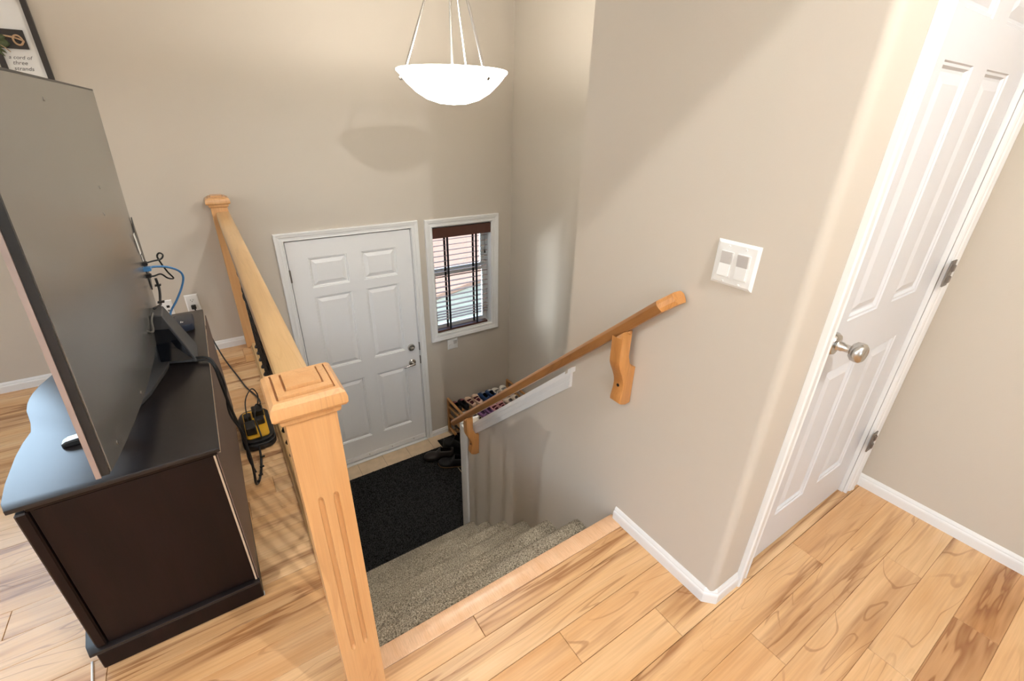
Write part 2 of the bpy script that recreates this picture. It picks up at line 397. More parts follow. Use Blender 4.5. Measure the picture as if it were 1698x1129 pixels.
for row in range(-13, 24):
    y0 = -.0175+PW*row; y1 = y0+PW
    xmax = X3 if y1 <= -.05 else -1.055
    parts = [(y0, y1, -3.05, xmax)]
    if y0 < -.05 < y1: parts = [(y0, y1, -3.05, -1.055), (y0, -.05, -1.055, X3)]
    if y1 > YE: parts = [(y0, YE-.001, -3.05, -1.055)]
    j = joints.get(row, random.uniform(-1.2, 0))
    for (a, b, xa, xb) in parts:
        if b-a < .004: continue
        if b > YC and xb > 0 and a < YC-.001 and b > YC+.002: pass
        lim = xb if b <= YC+.001 else min(xb, -.003) if a >= YC else xb
        cuts = [j+PLEN*k for k in range(-4, 4)]
        xs = [xa]+[c for c in cuts if xa+.05 < c < lim-.02]+[lim]
        for p, q in zip(xs, xs[1:]): plank(p, q, a, b)
obj('nosing', prism([(-.0495, -.0125), (-.0495, .0), (-.044, .003), (.010, .003), (.018, -.001), (.021, -.010), (.018, -.022), (.010, -.026), (-.003, -.026), (-.003, -.0125)], 0, -1.0, -.001), 'nosing', floor, smooth=40, label='pale maple stair nosing strip')

# lower landing
lower = struct_empty('floor_lower', (0, 1.3, LZ), 'beige tiled landing floor at the front door')
obj('base', boxes(((-1.005, 1.18, LZ-.2), (X2, YE, LZ-.004)), ((.11, -.01, -2.8), (X2, 1.18, -2.7))), 'grout', lower)
TP = .2285; tme = None
for i in range(-2, 8):
    for k, (ty0, ty1) in enumerate(((2.323, YE), (2.093, 2.3215), (1.864, 2.0925))):
        x0 = -.949+TP*i; x1 = min(x0+TP-.003, X2); x0 = max(x0, -1.004)
        if x1-x0 < .02: continue
        obj('tile', box((x0, ty0, LZ-.005), (x1, ty1-.002, LZ), .0008), 'tile', lower)

# ------------------------------------------------------------------ trim
CAS = [(0, .002), (0, .012), (.006, .015), (.012, .012), (.030, .013), (.036, .017), (.052, .019), (.058, .021), (.066, .021), (.070, .017), (.070, .002)]
CAS = [(t, d-.0015) for t, d in CAS]
def scaled(prof, w): return [(t*w/.07, d) for t, d in prof]
fe = lambda u, v, d: (u, YE-d, v)            # entry wall, facing the stairs
fc = lambda u, v, d: (u, YC-d, v)            # closet wall
# travel direction chosen so that the outward offset points away from the opening
struct('trim_1', sweep([(DX0-.008, LZ), (DX0-.008, DT+.008), (DX1+.008, DT+.008), (DX1+.008, LZ)], scaled(CAS, .056), fe), 'trim', 'white casing around the front door')
struct('trim_2', sweep([(WX0, WZ0), (WX0, WZ1), (WX1, WZ1), (WX1, WZ0)], scaled(CAS, .061), fe, closed=True), 'trim', 'white casing around the sidelight window')
struct('trim_3', sweep([(.205, 0), (.205, 2.05), (.970, 2.05), (.970, 0)], scaled(CAS, .062), fc), 'trim', 'white casing around the closet door')
BASE = [(.0, .0), (.0135, .0), (.0135, .036), (.012, .041), (.0085, .044), (.0085, .049), (.006, .055), (.003, .060), (.0, .060)]
fz = lambda u, v, d: (u, v, d)
fzl = lambda u, v, d: (u, v, LZ+d)
def basebd(name, path, fr, label): return struct(name, sweep(path[::-1], BASE, fr), 'trim', label)
basebd('baseboard_stair', [(.142, YC), (r, YC), (0, YC+r), (0, -.002)][::-1], lambda u, v, d: (u, v, d), 'white baseboard wrapping the rounded wall corner')
basebd('baseboard_hall', [(1.033, YC), (X3, YC), (X3, YB)], lambda u, v, d: (u, v, d), 'white baseboard right of the closet door')
basebd('baseboard_entry', [(XL, YE), (-1.098, YE)], fz, 'white baseboard behind the console')
basebd('baseboard_lower', [(DX1+.064, YE), (X2, YE)], fzl, 'white baseboard beside the front door')
# sloping cap and casing of the half wall
ang = math.atan(.943)
def slope_board(name, mat, y0, y1, top, thick, x0, x1, bev=.002, parent=None):
    poly = [(y0, slope_z(y0)+top), (y1, slope_z(y1)+top), (y1, slope_z(y1)+top-thick), (y0, slope_z(y0)+top-thick)]
    return prism(poly, 0, x0, x1)
t4 = struct_empty('trim_4', (0, .8, 0), 'white sloping cap and casing along the low stair wall')
obj('casing', slope_board('c', 'trim', .325, 1.225, -.010, .078, -.015, -.0005), 'trim', t4)
bmc = bmesh.new()
for (a, b_) in ((-.012, .012), (-.046, .008), (-.074, .012)): 
    bm_prism(bmc, [(.327, slope_z(.327)+a), (1.223, slope_z(1.223)+a), (1.223, slope_z(1.223)+a-b_), (.327, slope_z(.327)+a-b_)], 0, -.0195, -.0148)
obj('moulding', bmc, 'trim', t4)
obj('cap', slope_board('c', 'trim', .376, 1.29, .006, .015, -.001, .128), 'trim', t4)
obj('cap_end', slope_board('c', 'trim', .312, .332, .004, .024, -.024, -.0005), 'trim', t4)
t5 = struct('trim_5', boxes(((-.016, 1.29, LZ), (-.0005, 1.36, slope_z(1.29)-.02), .003), ((-.016, 1.3602, LZ), (.126, 1.378, slope_z(1.29)-.006), .003)), 'trim', 'white upright casing on the end of the low wall')

# ------------------------------------------------------------------ six-panel doors
def panel_door(root, o, U, Nn, w, h, thick, rects, mat='door'):
    """o: bottom-left corner of the front face; U: unit vector along width; Nn: outward normal"""
    o, U, Nn, Z = Vector(o), Vector(U), Vector(Nn), Vector((0, 0, 1))
    P = lambda u, v, d: o+U*u+Z*v+Nn*d
    bm = bmesh.new()
    us = sorted({0, w, *[q for x in rects for q in x[:2]]}); vs = sorted({0, h, *[q for x in rects for q in x[2:]]})
    for i in range(len(us)-1):
        for j in range(len(vs)-1):
            um, vm = (us[i]+us[i+1])/2, (vs[j]+vs[j+1])/2
            if any(x[0] < um < x[1] and x[2] < vm < x[3] for x in rects): continue
            bm.faces.new([bm.verts.new(P(*q, 0)) for q in ((us[i], vs[j]), (us[i+1], vs[j]), (us[i+1], vs[j+1]), (us[i], vs[j+1]))])
    def ring(bm, x, i0, d0, i1, d1):
        a = [(x[0]+i0, x[2]+i0), (x[1]-i0, x[2]+i0), (x[1]-i0, x[3]-i0), (x[0]+i0, x[3]-i0)]
        b = [(x[0]+i1, x[2]+i1), (x[1]-i1, x[2]+i1), (x[1]-i1, x[3]-i1), (x[0]+i1, x[3]-i1)]
        for k in range(4):
            k2 = (k+1) % 4
            bm.faces.new([bm.verts.new(P(*a[k], d0)), bm.verts.new(P(*a[k2], d0)), bm.verts.new(P(*b[k2], d1)), bm.verts.new(P(*b[k], d1))])
        return b
    for x in rects:
        ring(bm, x, 0, 0, .003, -.004); ring(bm, x, .003, -.004, .009, -.004); ring(bm, x, .009, -.004, .014, -.011); b = ring(bm, x, .014, -.011, .024, -.011)
        bm.faces.new([bm.verts.new(P(*q, -.011)) for q in b])
    for q in (((0, 0), (w, 0)), ((w, 0), (w, h)), ((w, h), (0, h)), ((0, h), (0, 0))):
        bm.faces.new([bm.verts.new(P(*q[0], 0)), bm.verts.new(P(*q[0], -thick)), bm.verts.new(P(*q[1], -thick)), bm.verts.new(P(*q[1], 0))])
    bm.faces.new([bm.verts.new(P(*q, -thick)) for q in ((0, 0), (0, h), (w, h), (w, 0))])
    bmesh.ops.remove_doubles(bm, verts=bm.verts, dist=1e-5); bmesh.ops.recalc_face_normals(bm, faces=bm.faces)
    obj('slab', bm, mat, root)
    for x in rects:
        bm = bmesh.new(); ring(bm, x, .0205, -.0108, .045, -.002); b = [(x[0]+.045, x[2]+.045), (x[1]-.045, x[2]+.045), (x[1]-.045, x[3]-.045), (x[0]+.045, x[3]-.045)]
        bm.faces.new([bm.verts.new(P(*q, -.002)) for q in b])
        bmesh.ops.remove_doubles(bm, verts=bm.verts, dist=1e-5); bmesh.ops.recalc_face_normals(bm, faces=bm.faces)
        c = sum((f.normal for f in bm.faces), Vector())
        if c.dot(Nn) < 0: bmesh.ops.reverse_faces(bm, faces=bm.faces)
        obj('panel', bm, mat, root)

d1 = struct_empty('door_1', ((DX0+DX1)/2, YE, LZ), 'white six-panel front door with nickel lever at the foot of the stairs')
zb = LZ+.022
rects = [(a-DX0, b-DX0, c-zb, e-zb) for a, b in ((-.592, -.320), (-.212, .060)) for c, e in ((.322, .546), (-.366, .250), (-1.128, -.522))]
rects = [(x0, x1, z0, min(z1, z1)) for x0, x1, z0, z1 in rects]
panel_door(d1, (DX0, YE+.004, zb), (1, 0, 0), (0, -1, 0), DX1-DX0, DT-zb, .04, rects, 'front_door')
obj('jamb', boxes(((DX0-.020, YE+.002, LZ), (DX0-.004, YE+.15, DT+.016)), ((DX1+.004, YE+.002, LZ), (DX1+.020, YE+.15, DT+.016)), ((DX0-.004, YE+.002, DT+.004), (DX1+.004, YE+.15, DT+.016))), 'trim', d1)
obj('door_stop', boxes(((DX0-.004, YE+.046, LZ+.014), (DX0+.014, YE+.075, DT+.004)), ((DX1-.014, YE+.046, LZ+.014), (DX1+.004, YE+.075, DT+.004)), ((DX0+.014, YE+.046, DT-.016), (DX1-.014, YE+.075, DT+.004)), ((DX0+.014, YE+.046, LZ+.010), (DX1-.014, YE+.075, LZ+.036))), 'trim', d1)
obj('threshold', box((DX0-.004, YE-.022, LZ), (DX1+.004, YE+.12, LZ+.014), .004), M['paper'], d1)
obj('door_sweep', box((DX0+.01, YE-.0015, zb+.004), (DX1-.01, YE+.003, zb+.050), .001), 'front_door', d1)
for i in range(4): obj('screw', lathe([(0, .003), (.004, .002), (.0045, 0)], (DX0+.14+i*.215, YE-.0015, zb+.030), (0, -1, 0), 10), 'dark_nickel', d1)
for z in (.432, -.335, -1.12): obj('hinge', boxes(((DX0-.007, YE-.010, z-.046), (DX0+.004, YE+.003, z+.046), .002)), 'dark_nickel', d1)
obj('strike_plate', box((DX1+.0005, YE-.006, -.395), (DX1+.009, YE+.006, -.318), .001), 'dark_nickel', d1)
obj('strike_plate', box((DX1+.0005, YE-.006, -.53), (DX1+.009, YE+.006, -.452), .001), 'dark_nickel', d1)
db = obj('deadbolt', lathe([(.033, 0), (.033, .008), (.028, .016), (.014, .018), (0, .018)], (.115, YE+.004, -.352), (0, -1, 0), 24), 'nickel', d1, smooth=40)
obj('thumb_turn', box((.097, YE-.030, -.359), (.133, YE-.0145, -.345), .003), 'nickel', db)
lv = obj('lever_rose', lathe([(.033, 0), (.033, .006), (.027, .013), (.013, .015), (.012, .045), (0, .046)], (.114, YE+.004, -.503), (0, -1, 0), 24), 'nickel', d1, smooth=40)
obj('lever', tube([(.124, YE-.040, -.503), (.10, YE-.044, -.503), (.05, YE-.044, -.507), (.020, YE-.040, -.513)], lambda t: .0095-.003*t, 10), 'nickel', lv, smooth=True)

d2 = struct_empty('door_2', (.585, YC, 0), 'white six-panel closet door with nickel knob in the hall')
DC = YC+.016
rects = [(a-.213, b-.213, c-.012, e-.012) for a, b in ((.335, .535), (.640, .840)) for c, e in ((.205, .80), (.965, 1.605), (1.70, 1.92))]
panel_door(d2, (.213, DC, .012), (1, 0, 0), (0, -1, 0), .749, 2.026, .036, rects)
obj('jamb', boxes(((.2005, YC+.001, 0), (.2095, YC+.105, 2.05)), ((.9655, YC+.001, 0), (.9745, YC+.105, 2.05)), ((.2095, YC+.001, 2.042), (.9655, YC+.105, 2.055)), ((.2095, DC+.04, 0), (.222, DC+.055, 2.042)), ((.953, DC+.04, 0), (.9655, DC+.055, 2.042))), 'trim', d2)
for z in (.300, 1.020, 1.80):
    h = obj('hinge', boxes(((.925, YC-.024, z-.046), (.968, YC-.0195, z+.046), .001), ), 'dark_nickel', d2)
    h.data.transform(Matrix.Translation((.012, 0, 0)))
    obj('knuckle', boxes(((.958, YC-.030, z+.006), (.972, YC-.018, z+.030), .002), ((.958, YC-.030, z-.034), (.972, YC-.018, z-.010), .002)), 'dark_nickel', h)
kx, kz = .277, .912
kn = obj('knob_rose', lathe([(.034, 0), (.034, .008), (.029, .016), (.016, .019), (.0135, .024), (.0135, .030), (.011, .034), (.011, .052)], (kx, DC, kz), (0, -1, 0), 28), 'nickel', d2, smooth=40)
obj('knob', lathe([(.011, .050), (.020, .053), (.027, .060), (.0285, .070), (.027, .080), (.021, .086), (.018, .087), (.016, .0855), (0, .0855)], (kx, DC, kz), (0, -1, 0), 28), 'nickel', kn, smooth=40)
obj('latch_plate', box((.2085, DC-.022, kz-.045), (.2105, DC+.01, kz+.03), .0005), 'dark_nickel', d2)

# ------------------------------------------------------------------ sidelight window
w1 = struct_empty('window_1', ((WX0+WX1)/2, YE+.12, WZ0), 'narrow white sidelight window beside the front door')
fy0, fy1 = YE+.095, YE+.145
obj('liner', boxes(((WX0, YE+.001, WZ0), (WX0+.008, YE+.15, WZ1)), ((WX1-.008, YE+.001, WZ0), (WX1, YE+.15, WZ1)), ((WX0+.008, YE+.001, WZ0), (WX1-.008, YE+.15, WZ0+.008)), ((WX0+.008, YE+.001, WZ1-.008), (WX1-.008, YE+.15, WZ1))), 'trim', w1)
def sash(name, z0, z1, ya, yb, b=.04):
    x0, x1 = WX0+.0085, WX1-.0085
    s = obj(name, boxes(((x0, ya, z0), (x0+b, yb, z1)), ((x1-b, ya, z0), (x1, yb, z1)), ((x0+b, ya, z0), (x1-b, yb, z0+b)), ((x0+b, ya, z1-b), (x1-b, yb, z1))), 'white_plastic', w1)
    obj('pane', box((x0+b-.003, (ya+yb)/2-.003, z0+b-.003), (x1-b+.003, (ya+yb)/2+.003, z1-b+.003)), 'glass', s)
sash('sash', .235, WZ1-.0085, YE+.115, YE+.14)
sash('sash', WZ0+.0085, .262, YE+.085, YE+.112)

blind = thing('window_blind', 'dark brown horizontal blind with black tapes in the sidelight window', 'blind', ((WX0+WX1)/2, YE+.035, WZ1))
obj('headrail', box((WX0+.012, YE+.012, .605), (WX1-.012, YE+.066, .660)), 'dark_grey', blind)
obj('valance', box((WX0+.010, YE+.001, .572), (WX1-.010, YE+.010, .656), .003), 'blind_brown', blind)
sl = bmesh.new()
for s, z in ((-1, 0), (0, .0022), (1, 0)): pass
ns = 18
prof = [(-.025, -.0045), (0, -.001), (.025, .0), (.025, .0022), (0, .0015), (-.025, -.002)]
slat_me = None
for i in range(ns):
    z = .548-i*.0458 if i < 15 else .548-14*.0458-(i-14)*.026
    if slat_me is None:
        b = bmesh.new(); th = math.radians(-14)
        pf = [(y*math.cos(th)-q*math.sin(th), y*math.sin(th)+q*math.cos(th)) for y, q in prof]
        bm_prism(b, pf, 0, -(WX1-WX0)/2+.012, (WX1-WX0)/2-.036)
        slat_me = bpy.data.meshes.new('slat'); b.to_mesh(slat_me); b.free(); slat_me.materials.append(M['slat'])
    o = bpy.data.objects.new('slat', slat_me); COL.objects.link(o); o.parent = blind; o.location = (0, .004, z-WZ1)
obj('bottom_rail', box((WX0+.014, YE+.012, -.283), (WX1-.038, YE+.064, -.264), .003), 'blind_brown', blind)
for tx in (.510, .785):
    obj('tape', box((tx-.010, YE+.0085, -.268), (tx+.010, YE+.0100, .575)), 'tape', blind)
    obj('tape', box((tx-.010, YE+.0685, -.268), (tx+.010, YE+.0700, .575)), 'tape', blind)
for cx_, zt in ((.472, .315), (.868, .42)):
    c = obj('pull_cord', tube([(cx_, YE+.006, .575), (cx_+.002, YE+.005, zt)], .0014, 6, 0), 'cable_grey', blind)
    obj('tassel', lathe([(.0, .018), (.005, .015), (.008, -.015), (.0, -.018)], (cx_+.002, YE+.005, zt-.01), (0, 0, 1), 10), 'black', c, smooth=True)

# ------------------------------------------------------------------ living room windows (the daylight comes through them)
def big_window(name, axis, a, u0, u1, z0, z1, mull):
    w = struct_empty(name, (a, (u0+u1)/2, z0) if axis == 0 else ((u0+u1)/2, a, z0), 'large living room window')
    P = (lambda ua, ub, za, zc, da, db_: ((a+da, ua, za), (a+db_, ub, zc))) if axis == 0 else (lambda ua, ub, za, zc, da, db_: ((ua, a+da, za), (ub, a+db_, zc)))
    us = np.linspace(u0, u1, mull+1)
    obj('window_frame', boxes(P(u0, u1, z0, z0+.06, .05, .1), P(u0, u1, z1-.06, z1, .05, .1), *[P(u-.03 if 0 < i < mull else (u if i == 0 else u-.06), (u+.03 if 0 < i < mull else (u+.06 if i == 0 else u)), z0+.06, z1-.06, .05, .1) for i, u in enumerate(us)]), 'trim', w)
    for i in range(mull):
        obj('pane', box(*P(us[i]+.03, us[i+1]-.03, z0+.06, z1-.06, .07, .076)), 'glass', w)
big_window('window_2', 0, XL-.15, *LW, 3)
big_window('window_4', 1, YE+.02, *FW, 2)
big_window('window_3', 1, YB-.15, *RW, 2)

# ------------------------------------------------------------------ carpeted stairs
stairs = thing('carpeted_stairs', 'speckled tan carpeted stairs leading down to the front door', 'stairs', (-.5, .6, LZ))
RISE, RUN = .1966, .2085
tuft_pts = []
def tread_profile(i):
    """(y,z) outline of the step whose tread is i risers below the floor"""
    zt = -RISE*i; yb = RUN*(i-1)-.0; yn = RUN*i+.010
    return zt, yb, yn
for i in range(1, 7):
    zt, yb, yn = tread_profile(i)
    rn = .036; prof = [(yb+.002 if i > 1 else -.004, zt)]
    prof += [(yn-rn+rn*math.sin(a), zt-rn+rn*math.cos(a)) for a in np.linspace(0, PI*.83, 8)]
    prof += [(yn-.040, zt-.085), (yn-.040, zt-RISE+.002)]
    prof += [(yb+.002 if i > 1 else -.004, zt-RISE+.002)]
    st = obj('step', prism(prof, 0, -1.003, -.0015), 'carpet', stairs, smooth=35)
    # carpet pile: short tufts over tread, nose and riser
    s = prof[:-1]; L = [0]
    for a, b in zip(s, s[1:]): L.append(L[-1]+math.dist(a, b))
    nu = int(1.0/.0052); nv = int(L[-1]/.0052)
    U = (np.arange(nu)[:, None]+rng.random((nu, nv)))*.0052-1.0015; Vv = (np.arange(nv)[None]+rng.random((nu, nv)))*.0052
    U = np.clip(U.ravel(), -1.0, -.004); Vv = np.clip(Vv.ravel(), 0, L[-1]-1e-4)
    sa = np.array(s); idx = np.clip(np.searchsorted(L, Vv, side='right')-1, 0, len(s)-2); Ls = np.array(L)
    tt = (Vv-Ls[idx])/np.maximum(Ls[idx+1]-Ls[idx], 1e-6)
    yz = sa[idx]+(sa[idx+1]-sa[idx])*tt[:, None]; dv = sa[idx+1]-sa[idx]; dv /= np.linalg.norm(dv, axis=1)[:, None]
    nrm = np.stack([-dv[:, 1], dv[:, 0]], 1)     # outward (y,z)
    base = np.concatenate([U[:, None], yz], 1); n3 = np.concatenate([np.zeros((len(U), 1)), nrm], 1); t3 = np.concatenate([np.zeros((len(U), 1)), dv], 1)
    tuft_pts.append((st, base, n3, t3))
def tufts(name, parent, mat, base, n3, t3, size, height, lean):
    k = len(base); ang = rng.random(k)*2*PI; x3 = np.cross(t3, n3)
    tip = base+n3*(height*(.7+.6*rng.random(k)))[:, None]+t3*(lean*(rng.random(k)-.5))[:, None]+x3*(lean*(rng.random(k)-.5))[:, None]
    cs = [base-n3*.001+size*(t3*np.cos(ang+q)[:, None]+x3*np.sin(ang+q)[:, None]) for q in (0, 2*PI/3, 4*PI/3)]
    co = np.stack(cs+[tip], 1).reshape(-1, 3)
    f = np.array([[0, 1, 3], [1, 2, 3], [2, 0, 3]]); fi = (f[None]+4*np.arange(k)[:, None, None]).reshape(-1)
    me = bpy.data.meshes.new(name); me.vertices.add(len(co)); me.vertices.foreach_set('co', co.ravel().astype(np.float32))
    me.loops.add(len(fi)); me.loops.foreach_set('vertex_index', fi.astype(np.int32)); nf = len(fi)//3
    me.polygons.add(nf); me.polygons.foreach_set('loop_start', np.arange(0, len(fi), 3, dtype=np.int32)); me.polygons.foreach_set('loop_total', np.full(nf, 3, dtype=np.int32))
    me.update(); me.validate(); me.materials.append(M[mat]); o = link(name, me, parent); o['kind'] = 'stuff'; return o
for st, b, n, t in tuft_pts: tufts('carpet_pile', st, 'carpet', b, n, t, .0028, .0050, .005)

# door mats on the landing
def door_mat(name, label, x0, x1, y0, y1, z0, th):
    m = thing(name, label, 'mat', ((x0+x1)/2, (y0+y1)/2, z0), None)
    obj('backing', box((x0, y0, z0+.0003), (x1, y1, z0+th), .002), 'mat_base', m)
    k = int((x1-x0)*(y1-y0)/.0075**2)
    base = np.stack([x0+.004+rng.random(k)*(x1-x0-.008), y0+.004+rng.random(k)*(y1-y0-.008), np.full(k, z0+th)], 1)
    n3 = np.tile([0, 0, 1.], (k, 1)); t3 = np.tile([1., 0, 0], (k, 1))
    tufts('pile', m, 'mat_pile', base, n3, t3, .0042, .006, .006)
door_mat('door_mat', 'large black carpet mat on the landing in front of the door', -.985, .255, 1.29, 2.352, LZ, .008)
door_mat('door_mat', 'black mat corner sticking out under the shoe rack', .262, 1.12, 1.42, 2.450, LZ, .008)

# ------------------------------------------------------------------ railing with newel posts and iron balusters
rail = thing('stair_railing', 'maple railing with square newel post and black iron balusters above the stairs', 'railing', (-1.047, 0, 0))
def newel(name, x0, x1, y0, y1, ztop, flutes, label=None):
    bm = bmesh.new()
    if flutes:
        # front face cut by round-ended flutes
        w = x1-x0; us = [0, .024, .036, .054, .066, w]; zs = [0.0, .262, .775, ztop]
        bm_box(bm, (x0, y0+.010, .0005), (x1, y1, ztop), 0)
        bmf = bm
        for i in range(5):
            for j in range(3):
                if i in (1, 3) and j == 1:
                    a, b = x0+us[i], x0+us[i+1]; m_ = (a+b)/2; hw = (b-a)/2; n = 8
                    col = [(a+(b-a)*k/n) for k in range(n+1)]; dep = [.0065*math.sqrt(max(0, 1-((c-m_)/hw)**2)) for c in col]
                    zt_ = [zs[2]-.012+.012*math.sqrt(max(0, 1-((c-m_)/hw)**2)) for c in col]; zb_ = [zs[1]+.012-.012*math.sqrt(max(0, 1-((c-m_)/hw)**2)) for c in col]
                    for k in range(n):
                        f = lambda c, z, d: bm.verts.new((c, y0+d, z))
                        bm.faces.new((f(col[k], zb_[k]+.012, dep[k]), f(col[k+1], zb_[k+1]+.012, dep[k+1]), f(col[k+1], zt_[k+1]-.012, dep[k+1]), f(col[k], zt_[k]-.012, dep[k])))
                        bm.faces.new((f(col[k], zt_[k]-.012, dep[k]), f(col[k+1], zt_[k+1]-.012, dep[k+1]), f(col[k+1], zt_[k+1], 0), f(col[k], zt_[k], 0)))
                        bm.faces.new((f(col[k], zb_[k], 0), f(col[k+1], zb_[k+1], 0), f(col[k+1], zb_[k+1]+.012, dep[k+1]), f(col[k], zb_[k]+.012, dep[k])))
                        bm.faces.new((f(col[k], zt_[k], 0), f(col[k+1], zt_[k+1], 0), f(col[k+1], zs[2], 0), f(col[k], zs[2], 0)))
                        bm.faces.new((f(col[k], zs[1], 0), f(col[k+1], zs[1], 0), f(col[k+1], zb_[k+1], 0), f(col[k], zb_[k], 0)))
                else:
                    bm.faces.new([bm.verts.new((x0+u, y0, z)) for u, z in ((us[i], zs[j]), (us[i+1], zs[j]), (us[i+1], zs[j+1]), (us[i], zs[j+1]))])
        for x in (x0, x1): bm.faces.new([bm.verts.new(p) for p in ((x, y0, 0), (x, y0, ztop), (x, y0+.010, ztop), (x, y0+.010, 0))])
        bmesh.ops.remove_doubles(bm, verts=bm.verts, dist=1e-5); bmesh.ops.recalc_face_normals(bm, faces=bm.faces)
    else: bm_box(bm, (x0, y0, .0005), (x1, y1, ztop), .003)
    return obj(name, bm, 'post_wood', rail, label=label)
def newel_cap(post, x0, x1, y0, y1, z, half=False):
    """z = underside. square cap built of stacked mitred mouldings"""
    cx, cy = (x0+x1)/2, (y0+y1)/2; hx, hy = (x1-x0)/2, (y1-y0)/2
    lay = [(.0, 0), (.006, .0), (.008, .006), (.008, .014), (.016, .016), (.020, .022), (.0205, .034), (.018, .044), (.011, .0515), (.0045, .0530), (.0042, .0485), (.0012, .0485), (.0009, .0570), (-.0115, .0590), (-.0118, .0545), (-.0150, .0545), (-.0153, .0640), (-.03, .0640)]
    bm = bmesh.new(); rings = []
    for o, h in lay:
        ya = cy+hy+(0 if half else o)
        rings.append([bm.verts.new(p) for p in ((cx-hx-o, cy-hy-o, z+h), (cx+hx+o, cy-hy-o, z+h), (cx+hx+o, ya, z+h), (cx-hx-o, ya, z+h))])
    for A, B in zip(rings, rings[1:]):
        for k in range(4): bm.faces.new((A[k], A[(k+1) % 4], B[(k+1) % 4], B[k]))
    bm.faces.new(rings[0][::-1]); bm.faces.new(rings[-1]); bmesh.ops.recalc_face_normals(bm, faces=bm.faces)
    obj('newel_cap', bm, 'post_wood', post, smooth=28)
np1 = newel('newel_post', -1.0919, -1.0019, -.1163, -.0263, .9655, True, 'front newel post with two vertical flutes')
newel_cap(np1, -1.0919, -1.0019, -.1163, -.0263, .9655)
np2 = newel('newel_post', -1.0965, -1.0065, 2.4545, YE-.0005, .952, False, 'half newel post against the entry wall')
newel_cap(np2, -1.0965, -1.0065, 2.4545, YE-.0005, .952, True)
rx, rz = -1.039, .924
rp = [(-.037, -.040), (-.037, -.016), (-.0345, -.007), (-.027, -.0015), (-.015, 0), (.015, 0), (.027, -.0015), (.0345, -.007), (.037, -.016), (.037, -.040), (.026, -.048), (-.026, -.048)]
obj('top_rail', prism([(rx+a, rz+b) for a, b in rp], 1, -.026, 2.4545), 'rail_wood', rail, smooth=35)
obj('shoe_plate', boxes(((-1.075, -.026, .0005), (-1.006, 2.4545, .014), .002), ((-1.064, -.026, .0145), (-1.014, 2.4545, .034), .004)), 'rail_wood', rail)
bal_me = {}
def add_baluster(y, kind):
    if kind not in bal_me:
        bm = bmesh.new(); s = .0065
        bm_box(bm, (-s, -s, .034), (s, s, rz-.048))
        bm_lathe(bm, [(.017, .034), (.017, .042), (.010, .055)], (0, 0, 0), n=8)
        for z in ((.48,) if kind == 0 else (.40, .56)): bm_lathe(bm, [(.0, z-.03), (.009, z-.024), (.0125, z-.008), (.0125, z+.008), (.009, z+.024), (0, z+.03)], (0, 0, 0), n=10)
        me = bpy.data.meshes.new('baluster'); bm.to_mesh(me); bm.free(); me.materials.append(M['iron']); bal_me[kind] = me
    o = link('baluster', bal_me[kind], rail); o.location = (rx, y, 0)
for i in range(22): add_baluster(.075+i*.1085, i % 2)

# ------------------------------------------------------------------ wall handrail
hr = thing('wall_handrail', 'oak handrail on two scroll brackets sloping down the stair wall', 'handrail', (-.06, .5, 0))
k = -.912
def hz(y): return 1.022+k*(y+.114)
c, s = math.cos(math.atan(k)), math.sin(math.atan(k))
# section in (x, w): w = perpendicular to slope
sec = [(-.079, -.026), (-.081, -.012), (-.076, -.003), (-.070, 0), (-.050, 0), (-.044, -.003), (-.039, -.012), (-.041, -.026), (-.048, -.038), (-.072, -.038)]
bm = bmesh.new()
def hsec(y, skew=0): return [bm.verts.new((x, y-w*s+skew*(-w), hz(y)+w*c)) for x, w in sec]
A = hsec(-.082); B = hsec(1.385)
for q in range(len(sec)): bm.faces.new((A[q], A[(q+1) % len(sec)], B[(q+1) % len(sec)], B[q]))
bm.faces.new(A[::-1]); bm.faces.new(B); bmesh.ops.recalc_face_normals(bm, faces=bm.faces)
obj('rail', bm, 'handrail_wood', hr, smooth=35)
bm = bmesh.new()
A = [bm.verts.new((x*.98-.001, -.0825-w*s, hz(-.0825)+w*c)) for x, w in sec]
B = [bm.verts.new((x+(.022 if x < -.06 else .030), -.118-w*s, hz(-.118)+w*c)) for x, w in sec]
for q in range(len(sec)): bm.faces.new((A[q], A[(q+1) % len(sec)], B[(q+1) % len(sec)], B[q]))
bm.faces.new(A[::-1]); bm.faces.new(B); bmesh.ops.recalc_face_normals(bm, faces=bm.faces)
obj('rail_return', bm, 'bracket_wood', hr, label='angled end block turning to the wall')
def bracket(y, zf):
    """scroll profile in x,z; zf = bottom of the foot on the wall"""
    up = lambda a: zf+a
    left = catmull([(-.086, 0, up(.345)), (-.086, 0, up(.205)), (-.082, 0, up(.165)), (-.062, 0, up(.122)), (-.051, 0, up(.09)), (-.051, 0, up(.06)), (-.057, 0, up(.03)), (-.058, 0, up(.012))], 4)
    left = [(p.x, p.z) for p in left]+[(-.048, up(.004)), (-.024, up(-.004)), (-.002, up(.0))]
    right = [(-.0005, up(.145)), (-.016, up(.150)), (-.030, up(.165)), (-.041, up(.195)), (-.042, up(.24)), (-.042, up(.345))]
    # trim the top to the slope of the rail
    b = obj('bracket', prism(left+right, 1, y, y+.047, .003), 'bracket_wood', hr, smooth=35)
    for v in b.data.vertices:
        if v.co.z > zf+.30: v.co.z = hz(v.co.y)-.053
    obj('screw_plug', lathe([(0, .0025), (.006, .002), (.007, 0)], (-.055, y, zf+.29), (0, -1, 0), 12), 'bracket_wood', b)
    obj('screw_hole', lathe([(0, .001), (.006, .0008), (.006, -.002)], (-.0505, y+.024, zf+.075), (-1, 0, 0), 12), 'black', b)
bracket(.012, .558)
bracket(1.135, -.470)

